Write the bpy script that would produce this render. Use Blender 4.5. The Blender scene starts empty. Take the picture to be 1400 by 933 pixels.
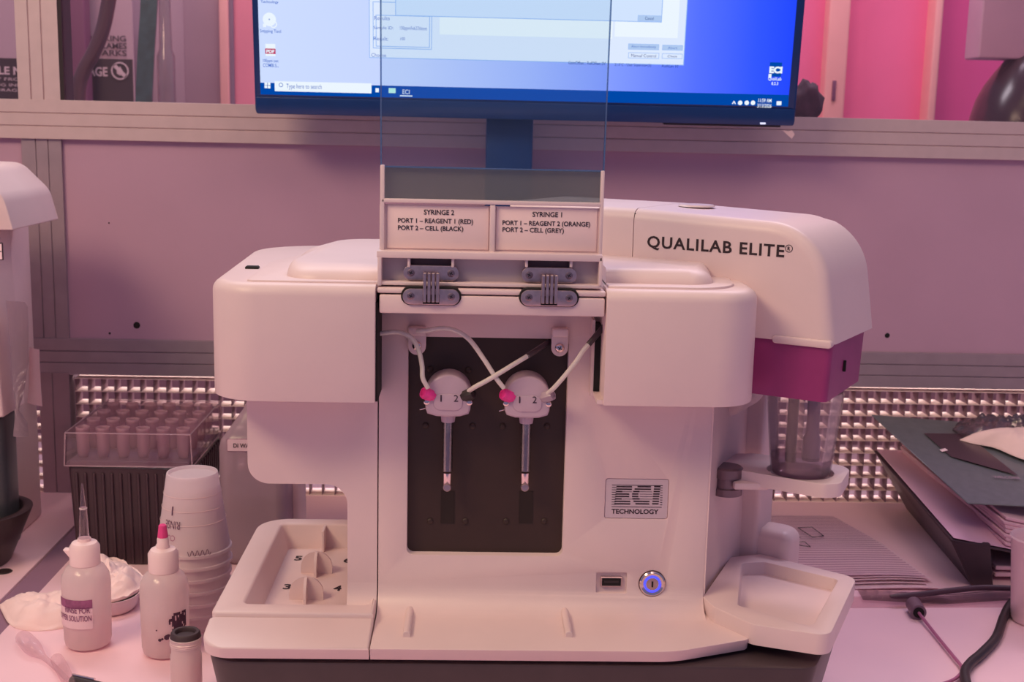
import bpy, bmesh, math, random
from mathutils import Vector, Matrix, noise
random.seed(7)
SC = bpy.context.scene
COL = SC.collection
PI = math.pi

# ------------------------------------------------------------------ camera
F_PX, PITCH, YAW, ROLL = 1700.0, math.radians(10), math.radians(1.9), math.radians(1.3)
CAM = Vector((0, -.72, .374))
FW = Vector((math.sin(YAW)*math.cos(PITCH), math.cos(YAW)*math.cos(PITCH), -math.sin(PITCH)))
R0 = Vector((math.cos(YAW), -math.sin(YAW), 0)); U0 = R0.cross(FW)
RT = math.cos(ROLL)*R0 + math.sin(ROLL)*U0
UP = -math.sin(ROLL)*R0 + math.cos(ROLL)*U0
cd = bpy.data.cameras.new('camera'); cam = bpy.data.objects.new('camera', cd); COL.objects.link(cam)
m = Matrix((RT, UP, -FW)).transposed().to_4x4(); m.translation = CAM; cam.matrix_world = m
cd.sensor_width = 36; cd.lens = 36*F_PX/1400; cd.clip_start = .01
cd.dof.use_dof = True; cd.dof.focus_distance = .76; cd.dof.aperture_fstop = 22
SC.camera = cam
# ------------------------------------------------------------------ world, lamps, exposure
w = bpy.data.worlds.new('world'); SC.world = w; w.use_nodes = True
w.node_tree.nodes['Background'].inputs[0].default_value = (.163, .153, .262, 1)
w.node_tree.nodes['Background'].inputs[1].default_value = 1.04
def area(name, loc, target, sx, sy, power, col):
    l = bpy.data.lights.new(name, 'AREA'); l.shape = 'RECTANGLE'; l.size = sx; l.size_y = sy; l.energy = power; l.color = col
    o = bpy.data.objects.new(name, l); COL.objects.link(o); o.location = loc
    o.rotation_euler = (Vector(target)-Vector(loc)).to_track_quat('-Z', 'Y').to_euler()
    return o
area('ceiling_and_fill_lamp', (-.90, -.72, 1.22), (-.15, -.02, .10), .7, .35, 13.0, (1, .74, .47))
area('ceiling_and_fill_lamp', (.42, -.66, 1.45), (.22, -.2, 0), .8, .30, 4.0, (1, .68, .54))
area('ceiling_and_fill_lamp', (.36, .02, 1.45), (.36, .0, 0), .6, .25, 1.1, (1, .72, .55))  # fill added overhead to lift the bench right of the analyzer
area('ceiling_and_fill_lamp', (-.05, -.40, 1.55), (-.05, -.3, 0), .8, .30, 1.5, (1, .80, .40))
area('ceiling_and_fill_lamp', (.75, 1.1, 1.6), (.75, 1.5, .3), .9, .4, 17, (1, .84, .98))  # unseen lamp added to light the pink room beyond the window
area('ceiling_and_fill_lamp', (-.5, .85, 1.5), (-.5, 1.3, .4), .8, .3, 11, (1, .95, 1))  # second added lamp, for the cabinet and signs behind the glass
area('slat_fill_light', (.05, .69, .25), (.05, .485, .05), 1.7, .05, 5.0, (1, .80, .72))  # unseen strip light added behind the grille to brighten the slat tops
v = SC.view_settings; SC.display_settings.display_device = 'sRGB'
v.view_transform = 'Standard'; v.look = 'None'; v.exposure = 0; v.gamma = 1; v.use_curve_mapping = False

# ------------------------------------------------------------------ pixel to point helpers (camera solved above)
def ray(a, b): return FW + (a-700)/F_PX*RT - (b-466.5)/F_PX*UP
def PY(a, b, Y): d = ray(a, b); return CAM + d*((Y-CAM.y)/d.y)
def PZ(a, b, Z): d = ray(a, b); return CAM + d*((Z-CAM.z)/d.z)

# ------------------------------------------------------------------ materials
def lin(c):
    return tuple(((x/255)/12.92 if x/255 <= .04045 else ((x/255+.055)/1.055)**2.4) for x in c)
MATS = {}
def mat(name, rgb, rough=.45, metal=0, spec=.5, nscale=0, namt=.06, bump=0, bscale=200, coat=0):
    if name in MATS: return MATS[name]
    mt = bpy.data.materials.new(name); mt.use_nodes = True; nt = mt.node_tree; b = nt.nodes['Principled BSDF']
    c = lin(rgb)+(1,)
    b.inputs['Base Color'].default_value = c; b.inputs['Roughness'].default_value = rough
    b.inputs['Metallic'].default_value = metal; b.inputs['Specular IOR Level'].default_value = spec
    b.inputs['Coat Weight'].default_value = coat
    if nscale or bump:
        tc = nt.nodes.new('ShaderNodeTexCoord')
    if nscale:
        n = nt.nodes.new('ShaderNodeTexNoise'); n.inputs['Scale'].default_value = nscale; n.inputs['Detail'].default_value = 5
        r = nt.nodes.new('ShaderNodeValToRGB')
        r.color_ramp.elements[0].position = .3; r.color_ramp.elements[1].position = .7
        r.color_ramp.elements[0].color = tuple(x*(1-namt) for x in c[:3])+(1,)
        r.color_ramp.elements[1].color = tuple(min(1, x*(1+namt)) for x in c[:3])+(1,)
        nt.links.new(tc.outputs['Object'], n.inputs['Vector']); nt.links.new(n.outputs['Fac'], r.inputs['Fac'])
        nt.links.new(r.outputs['Color'], b.inputs['Base Color'])
    if bump:
        n2 = nt.nodes.new('ShaderNodeTexNoise'); n2.inputs['Scale'].default_value = bscale; n2.inputs['Detail'].default_value = 3
        bp = nt.nodes.new('ShaderNodeBump'); bp.inputs['Strength'].default_value = bump; bp.inputs['Distance'].default_value = .001
        nt.links.new(tc.outputs['Object'], n2.inputs['Vector']); nt.links.new(n2.outputs['Fac'], bp.inputs['Height'])
        nt.links.new(bp.outputs['Normal'], b.inputs['Normal'])
    MATS[name] = mt; return mt
def clear(name, tint, gloss=.12, haze=.05, hazecol=(200, 170, 180), rough=.05):
    """thin clear plastic or glass: tinted see-through, fresnel gloss and a little diffuse haze"""
    if name in MATS: return MATS[name]
    mt = bpy.data.materials.new(name); mt.use_nodes = True; nt = mt.node_tree; N = nt.nodes; L = nt.links
    N.clear(); out = N.new('ShaderNodeOutputMaterial')
    t = N.new('ShaderNodeBsdfTransparent'); t.inputs[0].default_value = tint+(1,)
    d = N.new('ShaderNodeBsdfDiffuse'); d.inputs[0].default_value = lin(hazecol)+(1,)
    tr = N.new('ShaderNodeBsdfTranslucent'); tr.inputs[0].default_value = lin(hazecol)+(1,)
    md = N.new('ShaderNodeMixShader'); md.inputs[0].default_value = .5; L.new(d.outputs[0], md.inputs[1]); L.new(tr.outputs[0], md.inputs[2])
    m1 = N.new('ShaderNodeMixShader'); m1.inputs[0].default_value = haze; L.new(t.outputs[0], m1.inputs[1]); L.new(md.outputs[0], m1.inputs[2])
    g = N.new('ShaderNodeBsdfGlossy'); g.inputs['Roughness'].default_value = rough
    lw = N.new('ShaderNodeLayerWeight'); lw.inputs[0].default_value = .25
    mul = N.new('ShaderNodeMath'); mul.operation = 'MULTIPLY_ADD'; mul.inputs[1].default_value = gloss*3; mul.inputs[2].default_value = gloss*.25; mul.use_clamp = True
    L.new(lw.outputs['Fresnel'], mul.inputs[0])
    m2 = N.new('ShaderNodeMixShader'); L.new(mul.outputs[0], m2.inputs[0]); L.new(m1.outputs[0], m2.inputs[1]); L.new(g.outputs[0], m2.inputs[2])
    L.new(m2.outputs[0], out.inputs[0]); MATS[name] = mt; return mt
def emit(name, rgb, s=1):
    if name in MATS: return MATS[name]
    mt = bpy.data.materials.new(name); mt.use_nodes = True; nt = mt.node_tree; b = nt.nodes['Principled BSDF']
    b.inputs['Base Color'].default_value = (0, 0, 0, 1); b.inputs['Roughness'].default_value = .5
    b.inputs['Specular IOR Level'].default_value = 0
    b.inputs['Emission Color'].default_value = lin(rgb)+(1,); b.inputs['Emission Strength'].default_value = s
    MATS[name] = mt; return mt

WHITE = mat('white_plastic', (226, 202, 202), .42, nscale=40, namt=.015, bump=.04, bscale=900)
WHITE2 = mat('white_plastic_smooth', (226, 204, 205), .3, nscale=30, namt=.015)
GREYP = mat('grey_plastic', (188, 174, 180), .4, nscale=60, namt=.03)
DARKB = mat('dark_base_plastic', (70, 56, 60), .42, nscale=60, namt=.08)
BLACKP = mat('black_panel', (54, 36, 30), .5, nscale=120, namt=.06)
BLACK = mat('black_plastic', (48, 36, 40), .45, nscale=90, namt=.1)
GAP = mat('seam_black', (22, 16, 18), .8)
INK = mat('black_ink', (44, 26, 34), .7)
MAG = mat('magenta_plastic', (148, 50, 110), .38, nscale=80, namt=.06)
PINK = mat('pink_plastic', (238, 60, 150), .4, nscale=200, namt=.12)
STEEL = mat('brushed_steel', (198, 174, 176), .36, 1, nscale=300, namt=.12)
CHROME = mat('chrome', (232, 212, 212), .14, 1)
ALU = mat('anodised_aluminium', (206, 182, 184), .5, .25, nscale=90, namt=.03, bump=.05, bscale=600)
ALUD = mat('anodised_aluminium_dark', (158, 140, 152), .5, .2, nscale=60, namt=.06)
WALLM = mat('wall_panel_pink', (190, 152, 176), .6, nscale=9, namt=.04, bump=.03, bscale=500)
BENCH = mat('bench_laminate', (250, 208, 218), .45, nscale=14, namt=.02)
PAPER = mat('paper', (250, 222, 228), .8, nscale=50, namt=.02)
FROST = mat('valve_plastic', (196, 172, 186), .35, nscale=150, namt=.03)
TUBEM = mat('clear_tube', (216, 206, 200), .2, spec=.8, nscale=400, namt=.06)
MILK = clear('milky_plastic', (.97, .92, .92), .10, .80, (255, 238, 238), .18)
MILK2 = clear('milky_cup_plastic', (.98, .94, .95), .09, .76, (255, 242, 245), .2)
CLEAR = clear('clear_plastic', (.94, .88, .92), .22, .06)
CLEARCUP = clear('clear_cup_plastic', (.95, .92, .94), .18, .07, (220, 200, 210))
CLEAR2 = clear('soft_clear_plastic', (.97, .93, .95), .07, .16, (255, 226, 228), .1)
ACRYL = clear('acrylic_sheet', (.93, .97, .99), .06, .02, (150, 185, 215), .05)
GLASSP = clear('window_glass', (.93, .89, .92), .08, .02)

# ------------------------------------------------------------------ object helpers
ORG = {}
def thing(name, label, cat, loc=(0, 0, 0), group=None):
    o = bpy.data.objects.new(name, None); COL.objects.link(o); o.location = loc
    o.empty_display_size = .02
    o['label'] = label; o['category'] = cat
    if group: o['group'] = group
    ORG[o] = Vector(loc); return o
def finish(bm, smooth=35):
    bmesh.ops.remove_doubles(bm, verts=bm.verts, dist=1e-6)
    bmesh.ops.recalc_face_normals(bm, faces=bm.faces)
def obj(name, bm, material, parent=None, label=None, smooth=35, recalc=True):
    if recalc: bmesh.ops.recalc_face_normals(bm, faces=bm.faces)
    org = ORG[parent] if parent else Vector((0, 0, 0))
    if parent: bmesh.ops.translate(bm, verts=bm.verts, vec=-org)
    me = bpy.data.meshes.new(name); bm.to_mesh(me); bm.free()
    for p in me.polygons: p.use_smooth = True
    me.set_sharp_from_angle(angle=math.radians(smooth))
    me.materials.append(material)
    o = bpy.data.objects.new(name, me); COL.objects.link(o)
    if parent: o.parent = parent
    ORG[o] = org
    if label: o['label'] = label
    return o
def single(name, bm, material, label, cat, group=None, smooth=35):
    """a thing that is one mesh; its origin is put at its base"""
    xs = [q.co for q in bm.verts]
    c = Vector(((min(q.x for q in xs)+max(q.x for q in xs))/2, (min(q.y for q in xs)+max(q.y for q in xs))/2, min(q.z for q in xs)))
    bmesh.ops.translate(bm, verts=bm.verts, vec=-c)
    o = obj(name, bm, material, None, label, smooth); o.location = c; o['category'] = cat; ORG[o] = c
    if group: o['group'] = group
    return o
def struct(name, bm, material, smooth=35):
    o = obj(name, bm, material, None, None, smooth); o['kind'] = 'structure'; return o
def copy_tree(o, parent=None, loc=None):
    c = o.copy(); COL.objects.link(c)
    if parent: c.parent = parent
    if loc is not None: c.location = loc
    for ch in list(o.children): copy_tree(ch, c)
    return c
def bevel(bm, r, seg=3, ang=30, sel=None, clamp=True):
    bmesh.ops.remove_doubles(bm, verts=bm.verts, dist=1e-6)
    bmesh.ops.recalc_face_normals(bm, faces=bm.faces)
    a = math.radians(ang)
    es = [e for e in bm.edges if len(e.link_faces) == 2 and e.calc_face_angle(0) > a and (sel is None or sel(e))]
    if es: bmesh.ops.bevel(bm, geom=es, offset=r, offset_type='OFFSET', segments=seg, profile=.5, affect='EDGES', clamp_overlap=clamp)
    return bm
def box(x0, y0, z0, x1, y1, z1, bm=None):
    bm = bm or bmesh.new()
    vs = [bm.verts.new((x, y, z)) for x in (x0, x1) for y in (y0, y1) for z in (z0, z1)]
    for f in ((0, 1, 3, 2), (4, 6, 7, 5), (0, 4, 5, 1), (2, 3, 7, 6), (0, 2, 6, 4), (1, 5, 7, 3)):
        bm.faces.new([vs[i] for i in f])
    return bm
def rpoly(pts, rad, seg=8):
    """2D polygon with rounded corners; rad = one radius or a list"""
    out = []; n = len(pts)
    for i in range(n):
        r = rad[i] if isinstance(rad, (list, tuple)) else rad
        p = Vector(pts[i]); a = Vector(pts[i-1])-p; b = Vector(pts[(i+1) % n])-p
        if r <= 0: out.append((p.x, p.y)); continue
        la, lb = a.length, b.length; a.normalize(); b.normalize()
        ang = a.angle(b)
        if ang > PI-.02: out.append((p.x, p.y)); continue
        t = min(r/math.tan(ang/2), la*.49, lb*.49); rr = t*math.tan(ang/2)
        c = p + (a+b).normalized()*(rr/math.sin(ang/2))
        s = p+a*t-c; e = p+b*t-c
        a0 = math.atan2(s.y, s.x); a1 = math.atan2(e.y, e.x); da = (a1-a0+PI) % (2*PI)-PI
        for k in range(seg+1):
            th = a0+da*k/seg; out.append((c.x+rr*math.cos(th), c.y+rr*math.sin(th)))
    return out
def rrect(x0, y0, x1, y1, r, seg=6): return rpoly([(x0, y0), (x1, y0), (x1, y1), (x0, y1)], r, seg)
PLAN = lambda a, b, d: (a, b, d)      # polygon in x,y extruded along z
FRONT = lambda a, b, d: (a, d, b)     # polygon in x,z extruded along y
SIDE = lambda a, b, d: (d, a, b)      # polygon in y,z extruded along x
def prism(pts, d0, d1, mp, top=None, bm=None):
    bm = bm or bmesh.new(); top = top or pts
    A = [bm.verts.new(mp(a, b, d0)) for a, b in pts]; B = [bm.verts.new(mp(a, b, d1)) for a, b in top]
    bm.faces.new(A); bm.faces.new(B[::-1]); n = len(A)
    for i in range(n): bm.faces.new((A[i], B[i], B[(i+1) % n], A[(i+1) % n]))
    return bm
def scalep(pts, s, c=None):
    if c is None: c = (sum(p[0] for p in pts)/len(pts), sum(p[1] for p in pts)/len(pts))
    return [(c[0]+(x-c[0])*s, c[1]+(y-c[1])*s) for x, y in pts]
def lathe(prof, c=(0, 0, 0), seg=32, ax=None, bm=None, close=False):
    """profile (r, z) turned about z through c; ax = a direction to turn about instead"""
    bm = bm or bmesh.new(); q = Vector((0, 0, 1)).rotation_difference(Vector(ax)) if ax else None
    rings = []
    for r, z in prof:
        ring = []
        for k in range(seg if r > 1e-7 else 1):
            p = Vector((r*math.cos(2*PI*k/seg), r*math.sin(2*PI*k/seg), z))
            if q: p = q @ p
            ring.append(bm.verts.new(p+Vector(c)))
        rings.append(ring)
    for A, B in zip(rings, rings[1:]):
        for k in range(seg):
            k2 = (k+1) % seg
            if len(A) == 1 and len(B) == 1: continue
            if len(A) == 1: bm.faces.new((A[0], B[k], B[k2]))
            elif len(B) == 1: bm.faces.new((A[k], B[0], A[k2]))
            else: bm.faces.new((A[k], B[k], B[k2], A[k2]))
    return bm
def spline(pts, n=10):
    pts = [Vector(p) for p in pts]; P = [pts[0]*2-pts[1]]+pts+[pts[-1]*2-pts[-2]]; out = []
    for i in range(1, len(P)-2):
        for k in range(n):
            t = k/n; a, b, c, d = P[i-1:i+3]
            out.append(.5*((2*b)+(c-a)*t+(2*a-5*b+4*c-d)*t*t+(3*b-a-3*c+d)*t**3))
    out.append(pts[-1]); return out
def tube(pts, r, seg=10, bm=None, smooth=True, n=8):
    bm = bm or bmesh.new(); P = spline(pts, n) if smooth else [Vector(p) for p in pts]
    prev = None; rings = []; N = len(P)
    for i, p in enumerate(P):
        d = (P[min(i+1, N-1)]-P[max(i-1, 0)]).normalized()
        if prev is None:
            a = d.orthogonal().normalized()
        else:
            a = (prev-d*prev.dot(d)).normalized()
        prev = a; b = d.cross(a); rr = r(i/(N-1)) if callable(r) else r
        rings.append([bm.verts.new(p+rr*(math.cos(2*PI*k/seg)*a+math.sin(2*PI*k/seg)*b)) for k in range(seg)])
    for A, B in zip(rings, rings[1:]):
        for k in range(seg): bm.faces.new((A[k], A[(k+1) % seg], B[(k+1) % seg], B[k]))
    bm.faces.new(rings[0][::-1]); bm.faces.new(rings[-1]); return bm
def boolean(bm, cutters, op='DIFFERENCE'):
    bmesh.ops.recalc_face_normals(bm, faces=bm.faces)
    me = bpy.data.meshes.new('t'); bm.to_mesh(me); bm.free(); o = bpy.data.objects.new('t', me); COL.objects.link(o); cs = []
    for cb in cutters:
        bmesh.ops.recalc_face_normals(cb, faces=cb.faces)
        cm = bpy.data.meshes.new('c'); cb.to_mesh(cm); cb.free(); c = bpy.data.objects.new('c', cm); COL.objects.link(c); cs.append(c)
        md = o.modifiers.new('b', 'BOOLEAN'); md.operation = op; md.solver = 'EXACT'; md.object = c
    dg = bpy.context.evaluated_depsgraph_get(); ev = o.evaluated_get(dg)
    out = bmesh.new(); out.from_mesh(ev.to_mesh()); ev.to_mesh_clear()
    for c in cs: bpy.data.objects.remove(c)
    bpy.data.objects.remove(o)
    return out
def text_bm(s, bold=0.0, spacing=1.0):
    cu = bpy.data.curves.new('t', 'FONT'); cu.body = s; cu.size = 1; cu.offset = bold; cu.space_character = spacing; cu.resolution_u = 3
    cu.align_x = 'LEFT'
    o = bpy.data.objects.new('t', cu); COL.objects.link(o)
    dg = bpy.context.evaluated_depsgraph_get(); ev = o.evaluated_get(dg)
    bm = bmesh.new(); bm.from_mesh(ev.to_mesh()); ev.to_mesh_clear(); bpy.data.objects.remove(o)
    return bm
def fit(bm, w, h):
    xs = [q.co.x for q in bm.verts]; ys = [q.co.y for q in bm.verts]
    x0, x1, y0, y1 = min(xs), max(xs), min(ys), max(ys)
    for q in bm.verts: q.co = ((q.co.x-x0)/(x1-x0)*w-w/2, (q.co.y-y0)/(y1-y0)*h-h/2, 0)
    return bm
def lettering(s, c, ex, ey, w, h, material, parent, bold=.012, spacing=1.0, name='lettering'):
    bm = fit(text_bm(s, bold, spacing), w, h); ex = Vector(ex); ey = Vector(ey); c = Vector(c)
    for q in bm.verts: q.co = c+ex*q.co.x+ey*q.co.y
    return obj(name, bm, material, parent, recalc=False)
def flat(pts3, bm=None):
    bm = bm or bmesh.new(); bm.faces.new([bm.verts.new(p) for p in pts3]); return bm
def screw(c, r, parent, ax=(0, -1, 0), m=STEEL, name='screw'):
    bm = lathe([(0, 0), (r, 0), (r, .3*r), (r*.85, .5*r), (r*.5, .62*r), (0, .66*r)], c, 20, ax)
    s = obj(name, bm, m, parent)
    return s
def cross(c, r, parent, name='slot'):
    x, y, z = c; bm = box(x-r, y-.0003, z-.16*r, x+r, y, z+.16*r); box(x-.16*r, y-.0003, z-r, x+.16*r, y, z+r, bm)
    bmesh.ops.rotate(bm, verts=bm.verts, cent=Vector(c), matrix=Matrix.Rotation(.5, 3, 'Y'))
    return obj(name, bm, GAP, parent)
def pxbox(x0, y0, x1, y1, Y, dep):
    a = PY(x0, (y0+y1)/2, Y); b = PY(x1, (y0+y1)/2, Y); t = PY((x0+x1)/2, y0, Y); u = PY((x0+x1)/2, y1, Y)
    return box(a.x, Y, u.z, b.x, Y+dep, t.z)

# ================================================================== SETTING
YW = .485                     # face of the wall behind the bench
struct('floor', box(-1.6, -1.4, -.80, 1.6, 2.6, -.76), mat('floor_vinyl', (180, 150, 160), .5, nscale=6, namt=.05))
wb = box(-.9, YW+.008, .135, 1.0, YW+.02, .36)
wall = struct('wall_back', wb, WALLM)
def hole(px, py, r, sy=.8):
    c = PY(px, py, YW+.008)
    obj('hole', lathe([(r, .0), (r*.7, .0006), (0, .0009)], c, 14, (0, -1, 0)), GAP, wall)
hole(187, 445, .0034); hole(150, 456, .0011); hole(1213, 459, .0026); hole(149, 305, .0007)
# rails: extruded aluminium with grooves
def rail(name, z0, z1, x0, x1, ys, splits, material):
    prof = [(YW+.02, z0), (ys, z0)]
    h = z1-z0
    for s in splits:
        z = z0+h*s; prof += [(ys, z-.0006), (ys+.0012, z-.0002), (ys+.0012, z+.0002), (ys, z+.0006)]
    prof += [(ys, z1), (YW+.02, z1)]
    return struct(name, bevel(prism(prof, x0, x1, SIDE), .0006, 1), material)
zt = PY(700, 151, YW+.001).z; zb = PY(700, 204, YW+.001).z
rail('trim_1', zb, zt, -.9, 1.0, YW+.001, (.33, .66), ALU)
zt2 = PY(700, 474, YW+.002).z; zb2 = PY(700, 522, YW+.002).z
rail('trim_2', zb2, zt2, -.43, 1.0, YW+.002, (.34, .66), ALUD)
# post on the wall and post beside the grille
BLK = mat('added_dark_strip', (44, 30, 38), .7)
def post(name, x0, x1, z0, z1, y0, splits, material):
    prof = [(x0, YW+.03), (x0, y0)]
    for s in splits:
        x = x0+(x1-x0)*s; prof += [(x-.0006, y0), (x-.0002, y0+.0012), (x+.0002, y0+.0012), (x+.0006, y0)]
    prof += [(x1, y0), (x1, YW+.03)]
    return struct(name, bevel(prism(prof, z0, z1, PLAN), .0006, 1), material)
a = PY(34, 330, YW+.002).x; b = PY(88, 330, YW+.002).x
post('trim_3', a, b, zt2, zb, YW+.004, (.36, .67), ALUD)
a = PY(56, 590, YW+.001).x; b = PY(97, 590, YW+.001).x; PX0, PX1 = a, b
post('trim_4', a, b, 0, zb2+.002, YW+.001, (.45,), mat('post_dark', (150, 126, 138), .55, .1, nscale=40, namt=.08))
a = PY(21, 60, YW).x; b = PY(79, 60, YW).x
post('trim_5', a, b, zt-.001, .62, YW+.0012, (.31, .61), ALU)
struct('trim_8', box(b, YW+.0018, zt, b+.0036, YW+.03, .62), BLK)  # added dark strip that hides the lit side of the window post
# louvre grilles behind the bench: slats and fins built one by one
GR = mat('grille_slat', (240, 212, 208), .5, nscale=60, namt=.03)
GF = mat('grille_fin_shaded', (128, 98, 114), .55, nscale=60, namt=.05)  # darker than the slats: the fins' shade is put into their colour
def grille(label, x0, x1, z1, n, pitch, grp):
    t = thing('louvre_grille', label, 'grille', ((x0+x1)/2, YW+.012, 0), grp)
    yf, yb = YW+.002, YW+.024; dz = z1/n
    me = None
    for i in range(n+1):
        o = obj('slat', box(x0, yf, 0, x1, yb, .0006), GR, t) if me is None else t_copy(me)
        if me is None: me = o
        o.location = (0, 0, i*dz)
    me = None; k = int(round((x1-x0)/pitch)); p = (x1-x0)/k
    for i in range(k+1):
        o = obj('fin', box(x0-.0004, yf+.0012, .0006, x0+.0004, yb, z1), GF, t) if me is None else t_copy(me)
        if me is None: me = o
        o.location = (i*p, 0, 0)
    return t
def t_copy(o):
    c = o.copy(); COL.objects.link(c); return c
gz = PY(700, 528, YW).z
gx0 = PY(104, 590, YW).x
grille('long white louvre grille behind the white analyzer along the bench', gx0, gx0+.0127*80, gz, 9, .0127, 'louvre grilles at the back of the bench')
gx1 = PY(57, 590, YW).x
grille('short strip of white louvre grille at far left beyond the post', gx1-.0127*6, gx1, gz, 9, .0127, 'louvre grilles at the back of the bench')
struct('wall_duct', box(-.9, YW+.25, -.02, 1.0, YW+.26, .30, box(-.9, YW+.031, -.02, 1.0, YW+.26, -.004)), mat('duct_dark', (110, 84, 100), .7, nscale=12, namt=.1))
# benches
sx0, sx1 = -.3617, -.338
def bench(label, x0, x1, grp='benches'):
    t = thing('bench', label, 'bench', ((x0+x1)/2, 0, -.76), grp)
    obj('worktop', bevel(box(x0, -.45, -.028, x1, YW+.03, 0), .0012, 2), BENCH, t)
    obj('cabinet', box(x0+.01, -.40, -.76, x1-.01, YW, -.028), mat('cabinet_white', (214, 190, 195), .5), t)
    return t
bench('pale laminate bench that carries the white analyzer and the bottles', sx1, 1.0)
lb = bench('pale laminate bench at far left beyond the dark strip', -.9, sx0)
struct('trim_6', box(sx0+.0012, -.45, -.03, sx1-.0004, YW+.03, -.0012), mat('gap_strip', (150, 112, 136), .55, nscale=30, namt=.05))
c = PZ(5, 782, 0)
obj('cable_hole', lathe([(.007, 0), (.0062, .0006), (.005, .0003), (0, .0003)], c, 20), BLACK, lb)

# ------------------------------------------------------------------ windows and the room beyond
zt_ = zt-.0005
def window(name, x0, x1):
    return struct(name, box(x0, YW+.004, zt_, x1, YW+.007, .62), GLASSP)
xm0 = PY(21, 60, YW).x; xm1 = PY(79, 60, YW).x
window('window_1', -.9, xm0-.0005); window('window_2', xm1+.0005, 1.0)
MAUVE = mat('mauve_paint', (124, 70, 98), .6, nscale=20, namt=.05)
GREYPINK = mat('far_grey_panel', (180, 146, 160), .55, nscale=8, namt=.04)
HOT = mat('far_pink_wall', (244, 112, 156), .55, nscale=6, namt=.05)
HOT2 = mat('far_magenta_wall', (222, 84, 146), .55, nscale=6, namt=.05)
BEIGE = mat('far_beige_post', (250, 176, 170), .5, nscale=30, namt=.03)
struct('wall_far', pxbox(-60, -160, 352, 240, 1.50, .02), GREYPINK)
t = thing('partition', 'hot pink wall partition beyond the window right of the monitor', 'partition', PY(1220, 190, 1.52))
obj('panel', pxbox(352, -200, 1136, 240, 1.50, .02), HOT, t)
obj('panel', pxbox(1162, -200, 1282, 240, 1.51, .02), HOT, t)
obj('panel', pxbox(1288, -200, 1480, 240, 1.53, .02), HOT2, t, 'darker magenta panel')
p = obj('pilaster', bevel(pxbox(1134, -200, 1163, 240, 1.47, .05), .004), BEIGE, t, 'beige upright with a slot')
obj('slot', bevel(pxbox(1138, 110, 1143, 138, 1.467, .01), .001), MAUVE, p)
obj('edge_strip', bevel(pxbox(1279, -200, 1290, 240, 1.47, .05), .004), BEIGE, t, 'beige edge strip')
t = thing('gas_cabinet', 'grey cabinet with a black and white safety sign behind the window', 'cabinet', PY(200, 180, 1.30))
obj('door', bevel(pxbox(115, -150, 252, 220, 1.30, .03), .003), GREYPINK, t)
obj('side_panel', bevel(pxbox(250, -150, 301, 220, 1.30, .03), .003), mat('far_grey_plain', (168, 132, 146), .5, nscale=10), t)
obj('upright', bevel(pxbox(299, -150, 312, 220, 1.28, .04), .003), BEIGE, t, 'beige upright')
obj('seal', pxbox(312, -150, 319, 220, 1.285, .04), mat('seal_grey', (140, 110, 132), .5), t)
obj('panel', pxbox(319, -150, 353, 220, 1.29, .04), mat('far_pink_panel', (240, 138, 158), .5, nscale=10, namt=.04), t)
obj('upright', bevel(pxbox(84, -150, 116, 220, 1.20, .03), .003), MAUVE, t, 'mauve upright')
obj('gap', pxbox(70, -150, 86, 220, 1.215, .01), mat('gap_dark', (70, 48, 62), .7), t)
def sign(label, x0, y0, x1, y1, ysplit, Y, rows):
    s = thing('safety_sign', label, 'sign', PY((x0+x1)/2, y1, Y))
    obj('board', pxbox(x0, y0, x1, y1, Y, .003), mat('sign_white', (190, 154, 166), .5), s)
    obj('black_field', pxbox(x0, ysplit, x1, y1, Y-.001, .001), mat('sign_black', (58, 40, 48), .5), s)
    for txt, xa, ya, xb, yb, mm, bold in rows:
        A = PY(xa, (ya+yb)/2, Y-.0016); B = PY(xb, (ya+yb)/2, Y-.0016)
        h = PY((xa+xb)/2, ya, Y).z-PY((xa+xb)/2, yb, Y).z
        lettering(txt, (A+B)/2, (1, 0, 0), (0, 0, 1), B.x-A.x, h, mm, s, bold)
    return s
SW = mat('sign_letter_white', (214, 184, 190), .6); SK = mat('sign_letter_black', (70, 48, 58), .6)
s = sign('no smoking no sparks sign with black band on the grey cabinet', 70, -40, 182, 152, 80, 1.245,
     [('NO SMOKING', 92, 48, 172, 56, SK, .02), ('NO OPEN FLAMES', 79, 58, 173, 66, SK, .02), ('NO SPARKS', 99, 68, 173, 76, SK, .02),
      ('STORAGE', 86, 91, 147, 104, SW, .03)])
c = PY(164, 97, 1.243)
r_ = (PY(176, 97, 1.243)-c).length
obj('symbol_ring', lathe([(r_*.84, 0), (r_, 0), (r_, .0006), (r_*.84, .0006), (r_*.84, 0)], c, 32, (0, -1, 0)), SW, s)
bm = bmesh.new()
fl = [(-.05, -.5), (-.35, -.3), (-.38, .05), (-.2, .3), (-.15, .1), (.02, .55), (.15, .3), (.33, .0), (.3, -.3), (.1, -.5)]
flat([c+Vector((x*r_, -.0004, z*r_)) for x, z in fl], bm); obj('symbol_flame', bm, SW, s)
d = r_*.66
obj('symbol_bar', flat([c+Vector((x, -.0006, z)) for x, z in ((-d-.002, d-.002), (-d+.002, d+.002), (d+.002, -d+.002), (d-.002, -d-.002))]), SW, s)
s2 = sign('black safety sign edge at far left of the window with cut off white letters', -130, -40, 26, 150, 78, 1.245,
     [('FLAMMABLE MATERIAL', -72, 91, 90, 102, SW, .03), ('KEEP AWAY FROM FIRE', -60, 106, 60, 110, SW, 0), ('NO SMOKING INDOORS', -60, 114, 60, 118, SW, 0),
      ('IN THIS STORAGE AREA', -60, 121, 60, 125, SW, 0)])
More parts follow.
